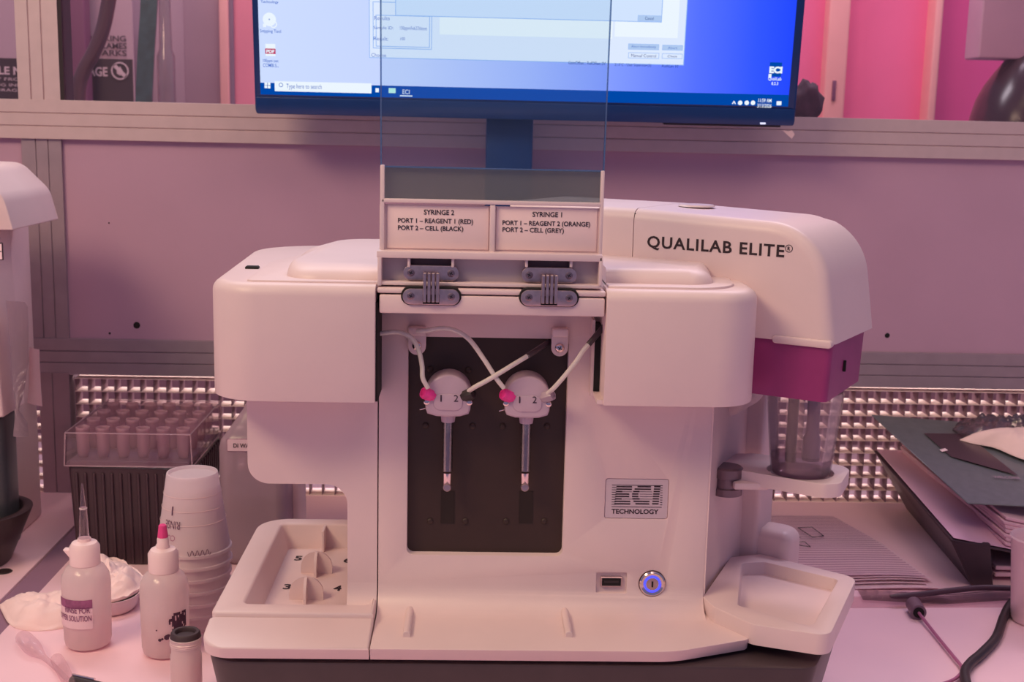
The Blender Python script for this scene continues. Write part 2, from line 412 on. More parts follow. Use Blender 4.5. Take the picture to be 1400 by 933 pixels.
# hose, strap, and things standing behind the glass
hp = [PY(x, y, 1.05) for x, y in ((158, -120), (154, -40), (148, 5), (140, 42), (127, 74), (114, 98), (107, 130), (105, 230))]
single('hose', tube(hp, .0098, 14), mat('hose_brown', (92, 66, 72), .25), 'thick brown hose hanging in front of the safety sign behind the glass', 'hose')
st = [PY(x, y, 1.02) for x, y in ((206, -120), (204, 0), (200, 70), (197, 135), (194, 230))]
bm = bmesh.new(); pr = None
for q in spline(st, 6):
    wd = .0112
    A = [bm.verts.new(q+Vector((dx, dy, 0))) for dx, dy in ((-wd, -.002), (wd, -.002), (wd, .002), (-wd, .002))]
    if pr:
        for k in range(4): bm.faces.new((pr[k], pr[(k+1) % 4], A[(k+1) % 4], A[k]))
    pr = A
single('strap', bm, mat('teal_strap', (58, 84, 88), .4, nscale=80, namt=.25), 'dark teal strap hanging vertically behind the left window glass', 'strap')
t = thing('squeeze_bottle', 'pale translucent bottle standing behind the glass beside the teal strap', 'bottle', PY(228, 165, 1.1))
c = PY(229, 165, 1.1)
obj('body', lathe([(0, 0), (.011, .001), (.0125, .006), (.0125, .09), (.009, .1), (.008, .2), (0, .202)], c, 20), clear('bottle_far', (.86, .84, .84), .2, .25, (200, 190, 190)), t)
tp = thing('paper_bag', 'grey paper cover hanging at the right edge of the window', 'cover', PY(1380, 82, .95))
obj('sheet', bevel(pxbox(1346, -120, 1460, 81, .95, .05), .003), mat('cover_grey', (216, 172, 190), .5, nscale=20, namt=.04), tp)
A = PY(1390, 170, .97)
A = PY(1402, 170, .97)
bm = lathe([(.074, -.06), (.075, -.01), (.072, .010), (.067, .030), (.058, .050), (.046, .068), (.034, .084), (.020, .096), (0, .10)], A, 40)
single('duct_cap', bm, mat('black_gloss', (64, 44, 50), .22), 'glossy black rounded duct cap behind the right end of the window', 'duct')
bm = bmesh.new(); c = PY(1100, 150, .545); zs_ = zt-.004
struct('trim_7', box(-.9, YW+.021, zs_-.02, 1.0, YW+.12, zs_), ALUD)
c.z = zs_+.0175
bmesh.ops.create_icosphere(bm, subdivisions=3, radius=1)
for q in bm.verts:
    n = noise.noise(q.co*2.1)
    q.co = Vector((q.co.x*.018, q.co.y*.014, q.co.z*.022))*(1+.35*n)+c
single('cloth_bundle', bm, mat('dark_cloth', (84, 56, 70), .8, nscale=90, namt=.2), 'dark cloth bundle behind the glass at the monitor corner', 'cloth', smooth=80)

# ================================================================== MONITOR
YM = .42
BL = PY(349, 151, YM); BR = PY(1086, 176, YM); zmb = (BL.z+BR.z)/2
mx0, mx1 = BL.x, BR.x
lean = math.radians(6)
MU = Vector((1, 0, 0)); MV = Vector((0, -math.sin(lean), math.cos(lean))); MN = MU.cross(MV)   # MN faces the camera
if MN.y > 0: MN = -MN
MO = Vector((mx0, YM, zmb)); MW = mx1-mx0; MH = MW*.575
def MP(u, v, d=0): return MO+MU*u+MV*v+MN*d
def MM(px, py):
    r = ray(px, py); k = (MO-CAM).dot(MN)/r.dot(MN); q = CAM+r*k-MO; return q.dot(MU), q.dot(MV)
mon = thing('monitor', 'computer monitor with lit blue desktop screen and black bezel coloured by its blue glow', 'monitor', (mx0+MW/2, YM+.03, 0))
bz = mat('bezel_black_blue_glow', (12, 50, 108), .28, nscale=60, namt=.06)  # blue haze of the screen is put into the black bezel's colour
def mprism(u0, v0, u1, v1, d0, d1, r):
    return prism(rrect(u0, v0, u1, v1, r, 4), d0, d1, lambda a, b, d: MP(a, b, d))
sl, sb_ = MM(354.5, 60)[0], MM(720, 137.5)[1]; sr = MM(1081, 100)[0]
bm = mprism(0, 0, MW, MH, -.022, 0, .004)
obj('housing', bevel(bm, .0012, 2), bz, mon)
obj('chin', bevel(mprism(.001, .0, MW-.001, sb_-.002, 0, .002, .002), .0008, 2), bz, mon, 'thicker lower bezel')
def screen_mat():
    mt = bpy.data.materials.new('screen_gradient'); mt.use_nodes = True; nt = mt.node_tree; b = nt.nodes['Principled BSDF']
    tc = nt.nodes.new('ShaderNodeTexCoord'); sp = nt.nodes.new('ShaderNodeSeparateXYZ'); r = nt.nodes.new('ShaderNodeValToRGB')
    nt.links.new(tc.outputs['Generated'], sp.inputs[0]); nt.links.new(sp.outputs['X'], r.inputs['Fac'])
    e = r.color_ramp.elements; e[0].position = 0; e[0].color = lin((204, 220, 255))+(1,)
    e[1].position = 1; e[1].color = lin((20, 68, 255))+(1,)
    for ps, cc in ((.27, (196, 212, 255)), (.5, (164, 186, 255)), (.68, (124, 150, 255)), (.82, (80, 110, 255)), (.93, (42, 84, 255))):
        k = e.new(ps); k.color = lin(cc)+(1,)
    b.inputs['Base Color'].default_value = (0, 0, 0, 1); b.inputs['Roughness'].default_value = .4
    nt.links.new(r.outputs['Color'], b.inputs['Emission Color']); b.inputs['Emission Strength'].default_value = 1.0
    return mt
scr = obj('screen', mprism(sl, sb_, sr, MH-.008, 0, .0006, .0002), screen_mat(), mon)
def srect(name, x0, y0, x1, y1, m, d=.0009, off=0):
    """rectangle on the screen between two opposite photo corners (bottom-left, top-right)"""
    u0, v0 = MM(x0, y0); u1, v1 = MM(x1, y1)
    return obj(name, flat([MP(u0, v0, d), MP(u1, v0, d), MP(u1, v1, d), MP(u0, v1, d)]), m, scr)
def stext(s, x0, y0, x1, y1, m, d=.0016, bold=.0):
    u0, v0 = MM(x0, y0); u1, v1 = MM(x1, y1)
    A = MP((u0+u1)/2, (v0+v1)/2, d)
    lettering(s, A, MU, MV, abs(u1-u0), abs(v1-v0), m, scr, bold)
EW = emit('screen_white', (236, 246, 255)); EW2 = emit('screen_window', (222, 234, 255)); EW3 = emit('screen_dialog', (210, 228, 255))
EB = emit('screen_taskbar', (0, 72, 168)); EI = emit('screen_ink', (70, 110, 200)); EIK = emit('screen_ink_dark', (20, 60, 140)); EL = emit('screen_line', (150, 186, 244))
EBT = emit('screen_button', (176, 202, 240)); ERD = emit('screen_red', (190, 50, 100)); EGR = emit('screen_green', (190, 240, 230))
u0, v0 = sl, sb_; v1 = MM(700, 121)[1]
obj('taskbar', flat([MP(u0, v0, .0009), MP(sr, v0, .0009), MP(sr, v1, .0009), MP(u0, v1, .0009)]), EB, scr)
srect('search_box', 376, 124.5, 508, 114, EW, .0012)
stext('Type here to search', 392, 122.6, 440, 115.5, EI)
bm = lathe([(.0014, 0), (.0019, 0), (.0019, .0001), (.0014, .0001)], MP(*MM(384.5, 116), .0016), 16, MN); obj('search_icon', bm, EI, scr)
for i, (x, y) in enumerate(((362, 120.5), (366.4, 120.7), (362, 116.3), (366.4, 116.4))): srect('start_icon', x, y, x+3.6, y-3.6, EW, .0013)
srect('task_icon', 513.5, 126, 518, 120.5, EW, .0013); srect('task_icon', 531.5, 127, 541, 120.5, EGR, .0013)
srect('task_icon', 547, 131.5, 564, 130.5, EW, .0013); stext('ECI', 550.5, 128.5, 560, 122.5, EW)
stext('^', 1000, 142, 1006, 138, EW, bold=.02)
for x in (1011.5, 1020.5, 1029): 
    bm = lathe([(.0021, 0), (0, .0002)], MP(*MM(x, 140.5), .0014), 12, MN); obj('tray_icon', bm, EW, scr)
stext('11:59 AM', 1036, 139.6, 1054.5, 134.8, EW, bold=.01); stext('3/13/2026', 1034.5, 147, 1054.5, 142, EW, bold=.01)
bm = prism(rrect(-.0022, -.0018, .0022, .0018, .0004), 0, .0001, lambda a, b, d: MP(MM(1064.5, 141)[0]+a, MM(1064.5, 141)[1]+b, .0014+d)); obj('tray_icon', bm, EW, scr)
# desktop icons
srect('desktop_icon', 1051, 104.5, 1069, 85.5, EB, .001); stext('ECI', 1051, 100, 1069.5, 91, EW, bold=.06)
srect('shortcut_arrow', 1050, 106.5, 1054.5, 101, EW, .0014)
stext('QualiLab', 1049.5, 110.5, 1068, 105.5, EW, bold=.01); stext('8.2.3', 1054, 116, 1063.5, 112, EW, bold=.01)
srect('desktop_icon', 363.5, 76.5, 376.5, 60, EW, .001); srect('desktop_icon', 363, 73.5, 377, 66.5, ERD, .0013); stext('PDF', 364.6, 72.4, 375.5, 68, EW, bold=.04)
stext('100ppm test', 360, 86, 381, 81, EI, bold=.01); stext('COMBI.S...', 360, 91.5, 381.5, 87, EI, bold=.01)
bm = lathe([(0, 0), (.0058, .0001)], MP(*MM(368.5, 26.5), .001), 20, MN)
obj('desktop_icon', bm, EW, scr); obj('desktop_icon', lathe([(.0024, 0), (.0033, 0), (.0033, .0001), (.0024, .0001)], MP(*MM(374, 33), .0013), 14, MN), EW, scr)
obj('desktop_icon', lathe([(.0002, 0), (.0006, 0), (.0006, .0001), (.0002, .0001)], MP(*MM(368.5, 26.5), .0014), 10, MN), EI, scr)
srect('shortcut_arrow', 360, 37, 364, 32.5, EW, .0013)
stext('Snipping Tool', 356, 45.5, 384.5, 40.5, EI, bold=.01); stext('Technology', 357, 5, 381, 1, EI, bold=.01)
# application window and dialog
srect('app_window', 505, 79, 942, -30, EL, .001); srect('app_window', 506, 78, 941, -31, EW2, .0011)
srect('app_panel', 840, 50, 931, -30, EW, .0012); srect('app_panel', 601, 47, 838, 25, EW, .0012)
srect('app_frame', 510, 66, 591, 4, EL, .00115); srect('app_frame', 511, 65, 590, 5, EW2, .0012)
srect('app_frame', 514, 63.5, 588, 22, EL, .00125); srect('app_frame', 515, 62.5, 587, 23, EW2, .0013)
stext('Results', 512, 27, 533, 22.5, EI); stext('Sample ID:', 511, 41, 538, 36, EI); stext('100ppmFeb27thtest', 547, 42, 584, 36.5, EI)
stext('Result:', 511, 55, 531, 50.5, EI); stext('100', 547.5, 55, 554, 51, EI); stext('Choose', 508, 77.5, 528, 73, EI)
srect('dialog', 540.5, 21.5, 908, -32, EL, .0014); srect('dialog', 541.5, 20.5, 907, -33, EW3, .0015)
srect('button', 871.5, 28.6, 904.5, 21.5, EL, .0016); srect('button', 872, 28, 904, 22, EBT, .0017); stext('Cancel', 881.5, 27, 893.5, 23, EIK, .0019)
for x0, y0, x1, y1, s, mm in ((858.5, 67.5, 901, 60.5, 'Abort Immediately', EI), (905, 68.5, 933.5, 62, 'Abort', EI), (858.5, 79.5, 901, 72.5, 'Manual Control', EIK), (904.5, 80, 933, 73.5, 'Close', EIK)):
    srect('button', x0, y0, x1, y1, EL, .0013)
    srect('button', x0+.7, y0-.7, x1-.7, y1+.7, EBT if mm is EI else EW2, .0014)
    xm = (x0+x1)/2; hw = (x1-x0)*.4 if len(s) > 8 else 6.5
    stext(s, xm-hw, y0-1.8, xm+hw, y1+2, mm, .0016)
stext('GainOffset ; RefOffset 0V', 777, 88.5, 828, 84.5, EIK); stext('21.0\u00b0C - User Supervisor(3)', 840, 91, 890, 87, EIK); stext('AuthLev 10', 904, 92, 927, 88.5, EIK)
obj('tape_scrap', flat([MP(*MM(x, y), -.001) for x, y in ((1070, 178), (1078, 180), (1083, 178), (1087, 184), (1083, 190), (1077, 185))]), mat('tape', (226, 196, 200), .5), mon, 'torn scrap of pale tape')
# power light, stand
obj('power_light', mprism(MM(1041, 174)[0]-.002, .0008, MM(1041, 174)[0]+.003, .0024, .002, .0026, .0003), emit('led_white', (225, 225, 255), 1.2), mon)
obj('button_strip', bevel(mprism(MM(908, 172)[0], -.002, MM(1068, 172)[0], .001, -.012, -.002, .0005), .0003, 1), BLACK, mon)
A = PY(664, 200, YM+.03); B = PY(728, 200, YM+.03)
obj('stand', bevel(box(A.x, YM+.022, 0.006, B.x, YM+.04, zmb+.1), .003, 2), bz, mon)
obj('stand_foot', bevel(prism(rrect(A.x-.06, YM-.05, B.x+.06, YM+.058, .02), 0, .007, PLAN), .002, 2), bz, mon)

# ================================================================== ANALYZER
AN = thing('chemical_analyzer', 'large white benchtop analyzer with two syringe pumps, open clear flip-up cover and magenta banded tower', 'analyzer', (.04, .07, 0))
XL, XR = -.0541, .1445       # centre panel
ZL = .0805                   # ledge height
ZTOP = .281
# dark base
bp = rpoly([(-.1490, -.0560), (.135, -.057), (.200, -.058), (.243, .030), (.196, .075), (.15, .20), (-.1490, .20)], [.022, .01, .012, .012, .01, .02, .02], 6)
obj('base', bevel(prism(scalep(bp, .93, (.03, .06)), 0, .0702, PLAN, bp), .002, 2), DARKB, AN, 'dark plastic base')
# centre panel: profile with a concave foot, window and port pockets cut out
prof = [(0, .274)]
rf = .016
for k in range(9):
    th = PI/2*k/8; prof.append((-rf+rf*math.cos(th), ZL+rf-rf*math.sin(th)))
prof += [(-rf, ZL-.004), (.03, ZL-.004), (.03, .274)]
wa = PY(558, 500, 0).x; wb_ = PY(773, 620, 0).x; wz1 = PY(660, 462, 0).z; wz0 = PY(665, 760, 0).z
win = prism(rrect(wa, wz0, wb_, wz1, .004), -.01, .01, FRONT)
ua, ub = PY(815, 795, 0), PY(857, 795, 0); uz1 = PY(835, 783, 0).z; uz0 = PY(835, 811, 0).z
usb = prism(rrect(ua.x, uz0, ub.x, uz1, .001), -.01, .0022, FRONT)
bc = PY(891.5, 798, 0)
btn = lathe([(0, -.0022), (.0083, -.0022), (.0083, .02), (0, .02)], bc, 32, (0, -1, 0))
la, lb2 = PY(827, 683, 0), PY(914, 683, 0); lz1 = PY(871, 655, 0).z; lz0 = PY(871, 710, 0).z
logo = prism(rrect(la.x, lz0, lb2.x, lz1, .0016), -.01, .0011, FRONT)
bm = boolean(prism(prof, XL, XR, SIDE), [win, usb, btn, logo])
bevel(bm, .0009, 2, 40, lambda e: all(q.co.y < .012 for q in e.verts) and all(q.co.z > ZL+.001 for q in e.verts))
obj('front_panel', bm, WHITE, AN)
# ledge in front of the centre panel
lp = rpoly([(XL, -.0605), (.118, -.0605), (.1665, -.0415), (.1575, -.012), (XR, .004), (XL, .004)], [0, .05, .006, .03, 0, 0], 8)
bm = prism([(x, y+.0035*max(0, min(1, -y/.04))) for x, y in lp], ZL-.0078, ZL, PLAN, lp); bevel(bm, .0016, 3, 40, lambda e: all(q.co.z > ZL-.001 for q in e.verts) and all(q.co.y < 0 for q in e.verts))
obj('base_ledge', bm, WHITE, AN)
for px in (557, 769):
    A = PZ(px+3, 840, ZL); B = PZ(px+1, 872, ZL)
    bm = prism([(A.x-.0022, ZL-.001)]+[(A.x+.0022*math.cos(PI-PI*k/8), ZL+.0015+.0022*math.sin(PI-PI*k/8)) for k in range(9)]+[(A.x+.0022, ZL-.001)], B.y, A.y+.006, FRONT)
    obj('ridge', bevel(bm, .0003, 1, 50), WHITE, AN)
# left column, left body and left deck
cx0 = PY(475, 750, 0).x
foot = [q for q in prof if q[1] <= ZL+rf+1e-6]; foot[-1] = (.03, ZL+rf)
obj('left_column_foot', prism(foot, cx0, XL-.0007, SIDE), WHITE, AN)
bx0 = PY(338, 600, 0).x; bzb = PY(410, 662, 0).z; rw = .0125
arc = [(cx0-rw+rw*math.sin(PI/2*k/8), bzb-rw+rw*math.cos(PI/2*k/8)) for k in range(9)]
corner = rpoly([(bx0, .225), (bx0, bzb), (cx0-rw, bzb), (cx0-rw, .225)], [0, .012, 0, 0], 8)
bm = prism(corner[:-2]+arc+[(cx0, ZL+rf), (XL-.0007, ZL+rf), (XL-.0007, .225)], 0, .185, FRONT)
bevel(bm, .0085, 5, 40, lambda e: all(q.co.y < .001 for q in e.verts) and all(q.co.x < bx0+.012 for q in e.verts) and all(q.co.z < .2249 for q in e.verts) or (all(q.co.y < .001 for q in e.verts) and any(q.co.x < bx0+.0118 for q in e.verts) and all(q.co.z < bzb+.0001 for q in e.verts)))
obj('left_body', bm, WHITE, AN)
obj('inner_wall', box(cx0+.0001, .03, ZL-.004, XL-.001, .185, ZL+rf), WHITE, AN)
ZR = .0875
lx0 = -.1492; yb = PZ(400, 709, ZR).y
dk = rpoly([(lx0-.0005, -.026), (XL-.001, -.026), (XL-.001, yb), (lx0-.0005, yb)], [.004, 0, .0, .022], 8)
tub0 = rrect(-.1335, -.0125, XL-.004, yb-.012, .004, 4)
tub1 = rrect(-.1275, -.0105, XL-.006, yb-.016, .006, 4)
ZF = .0712
bm = boolean(prism(dk, .060, ZR, PLAN), [prism(tub1, ZF, ZR+.0006, PLAN, scalep(tub0, 1.0))])
bevel(bm, .0016, 3, 35, lambda e: all(q.co.z > ZR-.0002 for q in e.verts))
obj('tray_deck', bm, WHITE, AN)
fp = rpoly([(lx0-.001, -.0262), (lx0-.001, -.0605), (XL-.0007, -.0605), (XL-.0007, -.0262)], [.003, .022, 0, 0], 8)
bm = prism([(x, y+.0035*max(0, min(1, -y/.06))) for x, y in fp], ZL-.0078, ZL+.0045, PLAN, fp)
for q in bm.verts:
    if q.co.z > ZL: q.co.z = ZL + .0045*max(0, min(1, (q.co.y+.057)/.03))
bevel(bm, .0016, 3, 40, lambda e: all(q.co.z > ZL-.001 for q in e.verts))
obj('left_ledge', bm, WHITE, AN)
# tray dividers and numbers
def fin(c, wdt, h):
    bm = bmesh.new()
    for ax in (0, 1):
        pts = [(-wdt, 0)]+[(wdt*math.cos(PI-PI*k/14), h*(.35+.65*math.sin(PI*k/14)) if 0 < k < 14 else h*.3) for k in range(15)]+[(wdt, 0)]
        tk = .0009
        prism(pts, -tk, tk, (lambda a, b, d: (c.x+a, c.y+d, ZF+b-.001)) if ax == 0 else (lambda a, b, d: (c.x+d, c.y+a*.9, ZF+b-.001)), bm=bm)
    obj('divider', bm, WHITE, AN, smooth=50)
fin(PZ(419, 820, ZF), .0108, .0165); fin(PZ(433, 784, ZF), .0104, .0165)
A = PZ(446, 743, ZF)
obj('divider', bevel(box(A.x-.0009, yb-.026, ZF-.001, A.x+.0009, yb-.010, ZR-.0008), .0005, 2), WHITE, AN)
NUM = mat('number_ink', (40, 22, 30), .6)
for s, x, y in (('5', 408, 763.5), ('6', 475, 766.5), ('3', 393, 802.5), ('4', 461.5, 804.5)):
    lettering(s, PZ(x, y, ZF+.0002), (1, 0, 0), (0, 1, 0), .0052, .0092, NUM, AN, .03)
for px in (375.5, 446.5):
    A = PY(px, 664, .03); obj('nozzle', lathe([(0, 0), (.0013, 0), (.0013, .009), (0, .009)], (A.x, .03, bzb-.0062), 12), STEEL, AN, 'steel nozzle tip')
# covers on both sides
tfs = lambda X: 1e9 if X < .07 else tf(X)-.001
ZC0, YC = .2165, -.036
cl = rpoly([(XL+.0004, YC), (-.1475, YC), (-.1545, .172), (XL+.0004, .200)], [0, .030, .048, 0], 12)
bm = prism(cl, ZC0, ZTOP+.002, PLAN)
bevel(bm, .0068, 6, 40, lambda e: all(q.co.z > ZTOP for q in e.verts) and not all(abs(q.co.x-(XL+.0004)) < 1e-5 or abs(q.co.x-.0752) < 1e-5 for q in e.verts) and not all(q.co.y > tfs(q.co.x) for q in e.verts), False)
bevel(bm, .0012, 2, 40, lambda e: all(q.co.z < ZC0+.001 for q in e.verts) or (all(q.co.y < YC+.002 for q in e.verts) and all(q.co.x > XL-.004 for q in e.verts)))
bmesh.ops.recalc_face_normals(bm, faces=bm.faces)
LC = obj('left_cover', bm, WHITE, AN)
# raised lids on the covers
zc = ZTOP+.002
ll = rpoly([(XL+.002, -.028), (-.126, -.028), (-.127, .06), (-.10, .16), (XL+.002, .168)], [0, .004, .03, .06, 0], 8)
bm = prism(ll, zc-.004, zc+.0012, PLAN); bevel(bm, .0007, 2, 40); obj('lid_plate', bm, WHITE, AN)
def dome(pts, z0, h, inset, keep, n=7):
    bm = bmesh.new(); cx = sum(p[0] for p in pts)/len(pts); cy = sum(p[1] for p in pts)/len(pts); prev = None
    for k in range(n+1):
        a = PI/2*k/n; d = inset*(1-math.cos(a)); z = z0+h*math.sin(a); row = []
        for x, y in pts:
            v_ = Vector((cx-x, cy-y)); L_ = v_.length; v_ = v_*(min(d, L_*.8)/L_)
            if keep(x, y): v_.x = 0
            row.append(bm.verts.new((x+v_.x, y+v_.y, z)))
        if prev:
            for q in range(len(row)): bm.faces.new((prev[q], prev[(q+1) % len(row)], row[(q+1) % len(row)], row[q]))
        prev = row
    bm.faces.new(prev); return bm
l2 = rpoly([(XL+.003, -.022), (-.106, -.022), (-.112, .09), (-.085, .158), (XL+.003, .160)], [0, .02, .05, .05, 0], 10)
obj('lid_dome', dome(l2, zc, .0090, .020, lambda x, y: x > XL+.0025), WHITE, AN, smooth=60)
A = PZ(345, 365, zc+.001); obj('lid_slot', bevel(box(A.x-.004, A.y-.003, zc-.001, A.x+.004, A.y+.003, zc+.0016), .0006, 1), GAP, AN)
# ---- tower frame (turned 31 degrees)
TH = math.radians(31)
TU = Vector((math.cos(TH), -math.sin(TH), 0)); TV = Vector((math.sin(TH), math.cos(TH), 0)); TB = Vector((.198, .0785, 0))
def TP(t, z, dd): return TB+TU*t+TV*dd+Vector((0, 0, z))
TFACE = lambda a, b, d: TP(a, b, d)          # polygon in the tower's face plane
TPLAN = lambda a, b, d: TP(a, d, b)          # polygon in tower plan
DF = -.073                                   # tower front face
rc0 = (.0745, YC)
def tf(X):                                   # y of the tower face at world x
    return TB.y+TV.y*DF+(X-(TB.x+TV.x*DF))*(-math.tan(TH))
cr = rpoly([(.0752, YC), (.164, YC), (.1655, tf(.1655)+.004), (.0752, tf(.0752)+.01)], [0, .03, 0, 0], 12)
bm = prism(cr, ZC0+.0005, ZTOP+.002, PLAN)
bevel(bm, .0068, 6, 40, lambda e: all(q.co.z > ZTOP for q in e.verts) and not all(abs(q.co.x-(XL+.0004)) < 1e-5 or abs(q.co.x-.0752) < 1e-5 for q in e.verts) and not all(q.co.y > tfs(q.co.x) for q in e.verts), False)
bevel(bm, .0012, 2, 40, lambda e: all(q.co.z < ZC0+.001 for q in e.verts) or (all(q.co.y < YC+.002 for q in e.verts) and all(q.co.x < .079 for q in e.verts)))
obj('right_cover', bm, WHITE, AN)
r1 = rpoly([(.0765, -.028), (.150, -.028), (.155, tf(.155)+.006), (.0765, tf(.0765)+.012)], [0, .028, 0, 0], 10)
bm = prism(r1, zc-.004, zc+.0014, PLAN); bevel(bm, .0007, 2, 40); obj('lid_plate', bm, WHITE, AN)
r2 = rpoly([(.0765, -.014), (.139, -.018), (.146, tf(.146)+.022), (.0765, tf(.0765)+.022)], [0, .016, 0, 0], 10)
obj('lid_dome', dome(r2, zc, .0095, .013, lambda x, y: x < .077), WHITE, AN, smooth=60)
# slots between covers and panel
obj('slot', box(XL-.0004, YC+.004, ZC0, XL+.0016, .001, ZTOP-.008), GAP, AN)
obj('slot', box(.0716, -.0115, .2200, .0751, .0004, .2595), GAP, AN)
obj('slot_wall', box(.0700, -.011, ZC0, .0716, .0004, .262), WHITE, AN)
obj('slot_floor', box(.0716, -.034, ZC0+.001, .0752, .0004, .2198), WHITE, AN)
# top rail and hinge flange in the middle
ya_ = -.034
zr0 = PY(670, 404, ya_).z
obj('top_rail', bevel(box(XL+.0012, ya_+.001, zr0, .0748, .19, ZTOP+.0005), .001, 2), WHITE, AN)
zf0 = PY(670, 431, ya_).z; zf1 = PY(670, 406, ya_).z
fl_ = box(XL+.0026, ya_, zf0, .0742, .002, zf1); bevel(fl_, .0009, 2); obj('hinge_flange', fl_, WHITE, AN)
obj('panel_top', box(XL+.0026, -.001, .262, .0742, .03, ZTOP-.002), WHITE, AN)
# ---- hinges
SCREWM = mat('screw_dark', (150, 128, 134), .35, 1)
def stadium(cx, cz, w, h, seg=12): return rrect(cx-w/2, cz-h/2, cx+w/2, cz+h/2, h/2-1e-5, seg)
def hinge(px, pyu, pyl):
    A = PY(px, pyl, ya_); U_ = PY(px, pyu, -.0255)
    hg = obj('hinge', bevel(prism(stadium(A.x, A.z, .0335, .0104), ya_-.0005, ya_+.004, FRONT), .0003, 1), GAP, AN)
    obj('leaf', bevel(prism(stadium(A.x, A.z-.0003, .0316, .0090), ya_-.0015, ya_+.002, FRONT), .0004, 2), STEEL, hg)
    obj('leaf', bevel(prism(stadium(U_.x, U_.z, .0312, .0086), -.0278, -.0235, FRONT), .0004, 2), STEEL, hg)
    for k in range(4):
        x = A.x-.0035+k*.00235
        obj('link', bevel(box(x-.0009, ya_-.0040, A.z-.0030, x+.0009, ya_+.001, U_.z+.0012), .0003, 1), STEEL, hg)
    obj('pocket', box(A.x-.0046, ya_-.0017, A.z-.0042, A.x+.0046, ya_, A.z+.001), GAP, hg)
    for c, y0 in ((A, ya_-.0014), (U_, -.0277)):
        for s_ in (-1, 1):
            cc = Vector((c.x+s_*.0112, y0, c.z))
            obj('screw', lathe([(0, .0004), (.0014, .0004), (.0021, .0001), (.0021, -.0005)], cc, 20, (0, -1, 0)), SCREWM, hg); cross((cc.x, y0-.0004, cc.z), .0011, hg)
hinge(589.5, 373, 405); hinge(750.5, 376, 407)
# ---- flip-up cover
DR = obj('door', bevel(box(PY(519, 290, -.021).x, -.0205, PY(670, 353.5, -.021).z, PY(824, 290, -.021).x, -.0195, PY(670, 282, -.02).z), .0002, 1), WHITE, AN, 'flip-up cover with clear sheet')
def dbox(name, x0, y0, x1, y1, yf, yb, m=WHITE2, bv=.0005):
    a = PY((x0+x1)/2, (y0+y1)/2, yf); hw = (PY(x1, (y0+y1)/2, yf).x-PY(x0, (y0+y1)/2, yf).x)/2
    hh = (PY((x0+x1)/2, y0, yf).z-PY((x0+x1)/2, y1, yf).z)/2
    return obj(name, bevel(box(a.x-hw, yf, a.z-hh, a.x+hw, yb, a.z+hh), bv, 2), m, DR)
# foot block (hollow)
FY, FB = -.030, -.014
dbox('foot_rail', 515.5, 346, 824.5, 355.5, FY, FB); dbox('foot_rail', 515.5, 387.5, 824.5, 392.5, FY+.001, FB)
dbox('foot_side', 516, 351, 521.5, 391, FY, FB); dbox('foot_side', 819, 352, 824, 391, FY, FB)
dbox('foot_back', 518, 350, 822, 391, -.0215, FB, GREYP)
for a, b in ((561, 617), (722, 779)):
    dbox('foot_pocket', a, 353, b, 376, -.0220, -.0216, mat('pocket_dark', (104, 84, 92), .6), .0001)
    dbox('foot_rib', a-4, 353, a, 366, -.0285, -.0218); dbox('foot_rib', b, 354, b+4, 366, -.0285, -.0218)
# label frame
FF = -.0235
dbox('frame_side', 519.5, 226, 525.5, 350, FF, -.0195); dbox('frame_side', 820, 234, 825, 352, FF, -.0195)
dbox('frame_bar', 522, 274.5, 823, 280, FF, -.0195)
dbox('frame_bar', 669.5, 281, 677, 349, FF, -.0195)
for a, b in ((529.5, 668), (678.5, 816)):
    yy = 312.5 if a < 600 else 315
    dbox('label_card', a, yy-31, b, yy+28, -.0212, -.0204, mat('label_card', (240, 214, 212), .4), .0002)
def dtext(s, x0, y0, x1, y1):
    A = PY((x0+x1)/2, (y0+y1)/2, -.0214)
    w_ = PY(x1, y0, -.0214).x-PY(x0, y0, -.0214).x; h_ = PY(x0, y0, -.0214).z-PY(x0, y1, -.0214).z
    lettering(s, A, (1, 0, 0), (0, 0, 1), w_, h_, mat('label_ink', (40, 30, 44), .6), DR, .018)
dtext('SYRINGE 2', 579.5, 287, 621, 294); dtext('PORT 1 \u2013 REAGENT 1 (RED)', 544, 299, 647, 307.5); dtext('PORT 2 \u2013 CELL (BLACK)', 544, 309, 633.5, 317.5)
dtext('SYRINGE 1', 728, 290, 768.5, 297); dtext('PORT 1 \u2013 REAGENT 2 (ORANGE)', 687, 302.5, 807, 311); dtext('PORT 2 \u2013 CELL (GREY)', 687, 311.5, 771, 320)
# acrylic: lower tinted band and the tall clear sheet leaning forward
a0 = PY(524, 250, -.019); a1 = PY(823, 255, -.019)
zb0 = PY(672, 277, -.019).z; zb1 = PY(672, 231, -.019).z
obj('tinted_band', box(a0.x, -.0192, zb0, a1.x, -.0172, zb1), clear('grey_acrylic', (.60, .64, .64), .06, .42, (150, 150, 150)), DR)
b0 = PY(521, 110, -.024); b1 = PY(830.5, 110, -.024)
bm = box(b0.x, -.0212, zb1, b1.x, -.0192, .476)
for q in bm.verts:
    k = (q.co.z-zb1)/(.476-zb1); q.co.y -= .011*k
obj('clear_sheet', bm, ACRYL, DR)
bm = bmesh.new()
for xx in (b0.x, b1.x):
    vv = box(xx-.0004, -.0214, zb1, xx+.0004, -.0190, .476, bm)
for q in bm.verts:
    k = (q.co.z-zb1)/(.476-zb1); q.co.y -= .011*k
obj('sheet_edge', bm, clear('acrylic_edge', (.45, .62, .80), .4, .3, (150, 180, 220)), DR)
obj('sheet_edge', box(b0.x, -.0214, zb1-.0004, b1.x, -.0190, zb1+.0006), MATS['acrylic_edge'], DR)
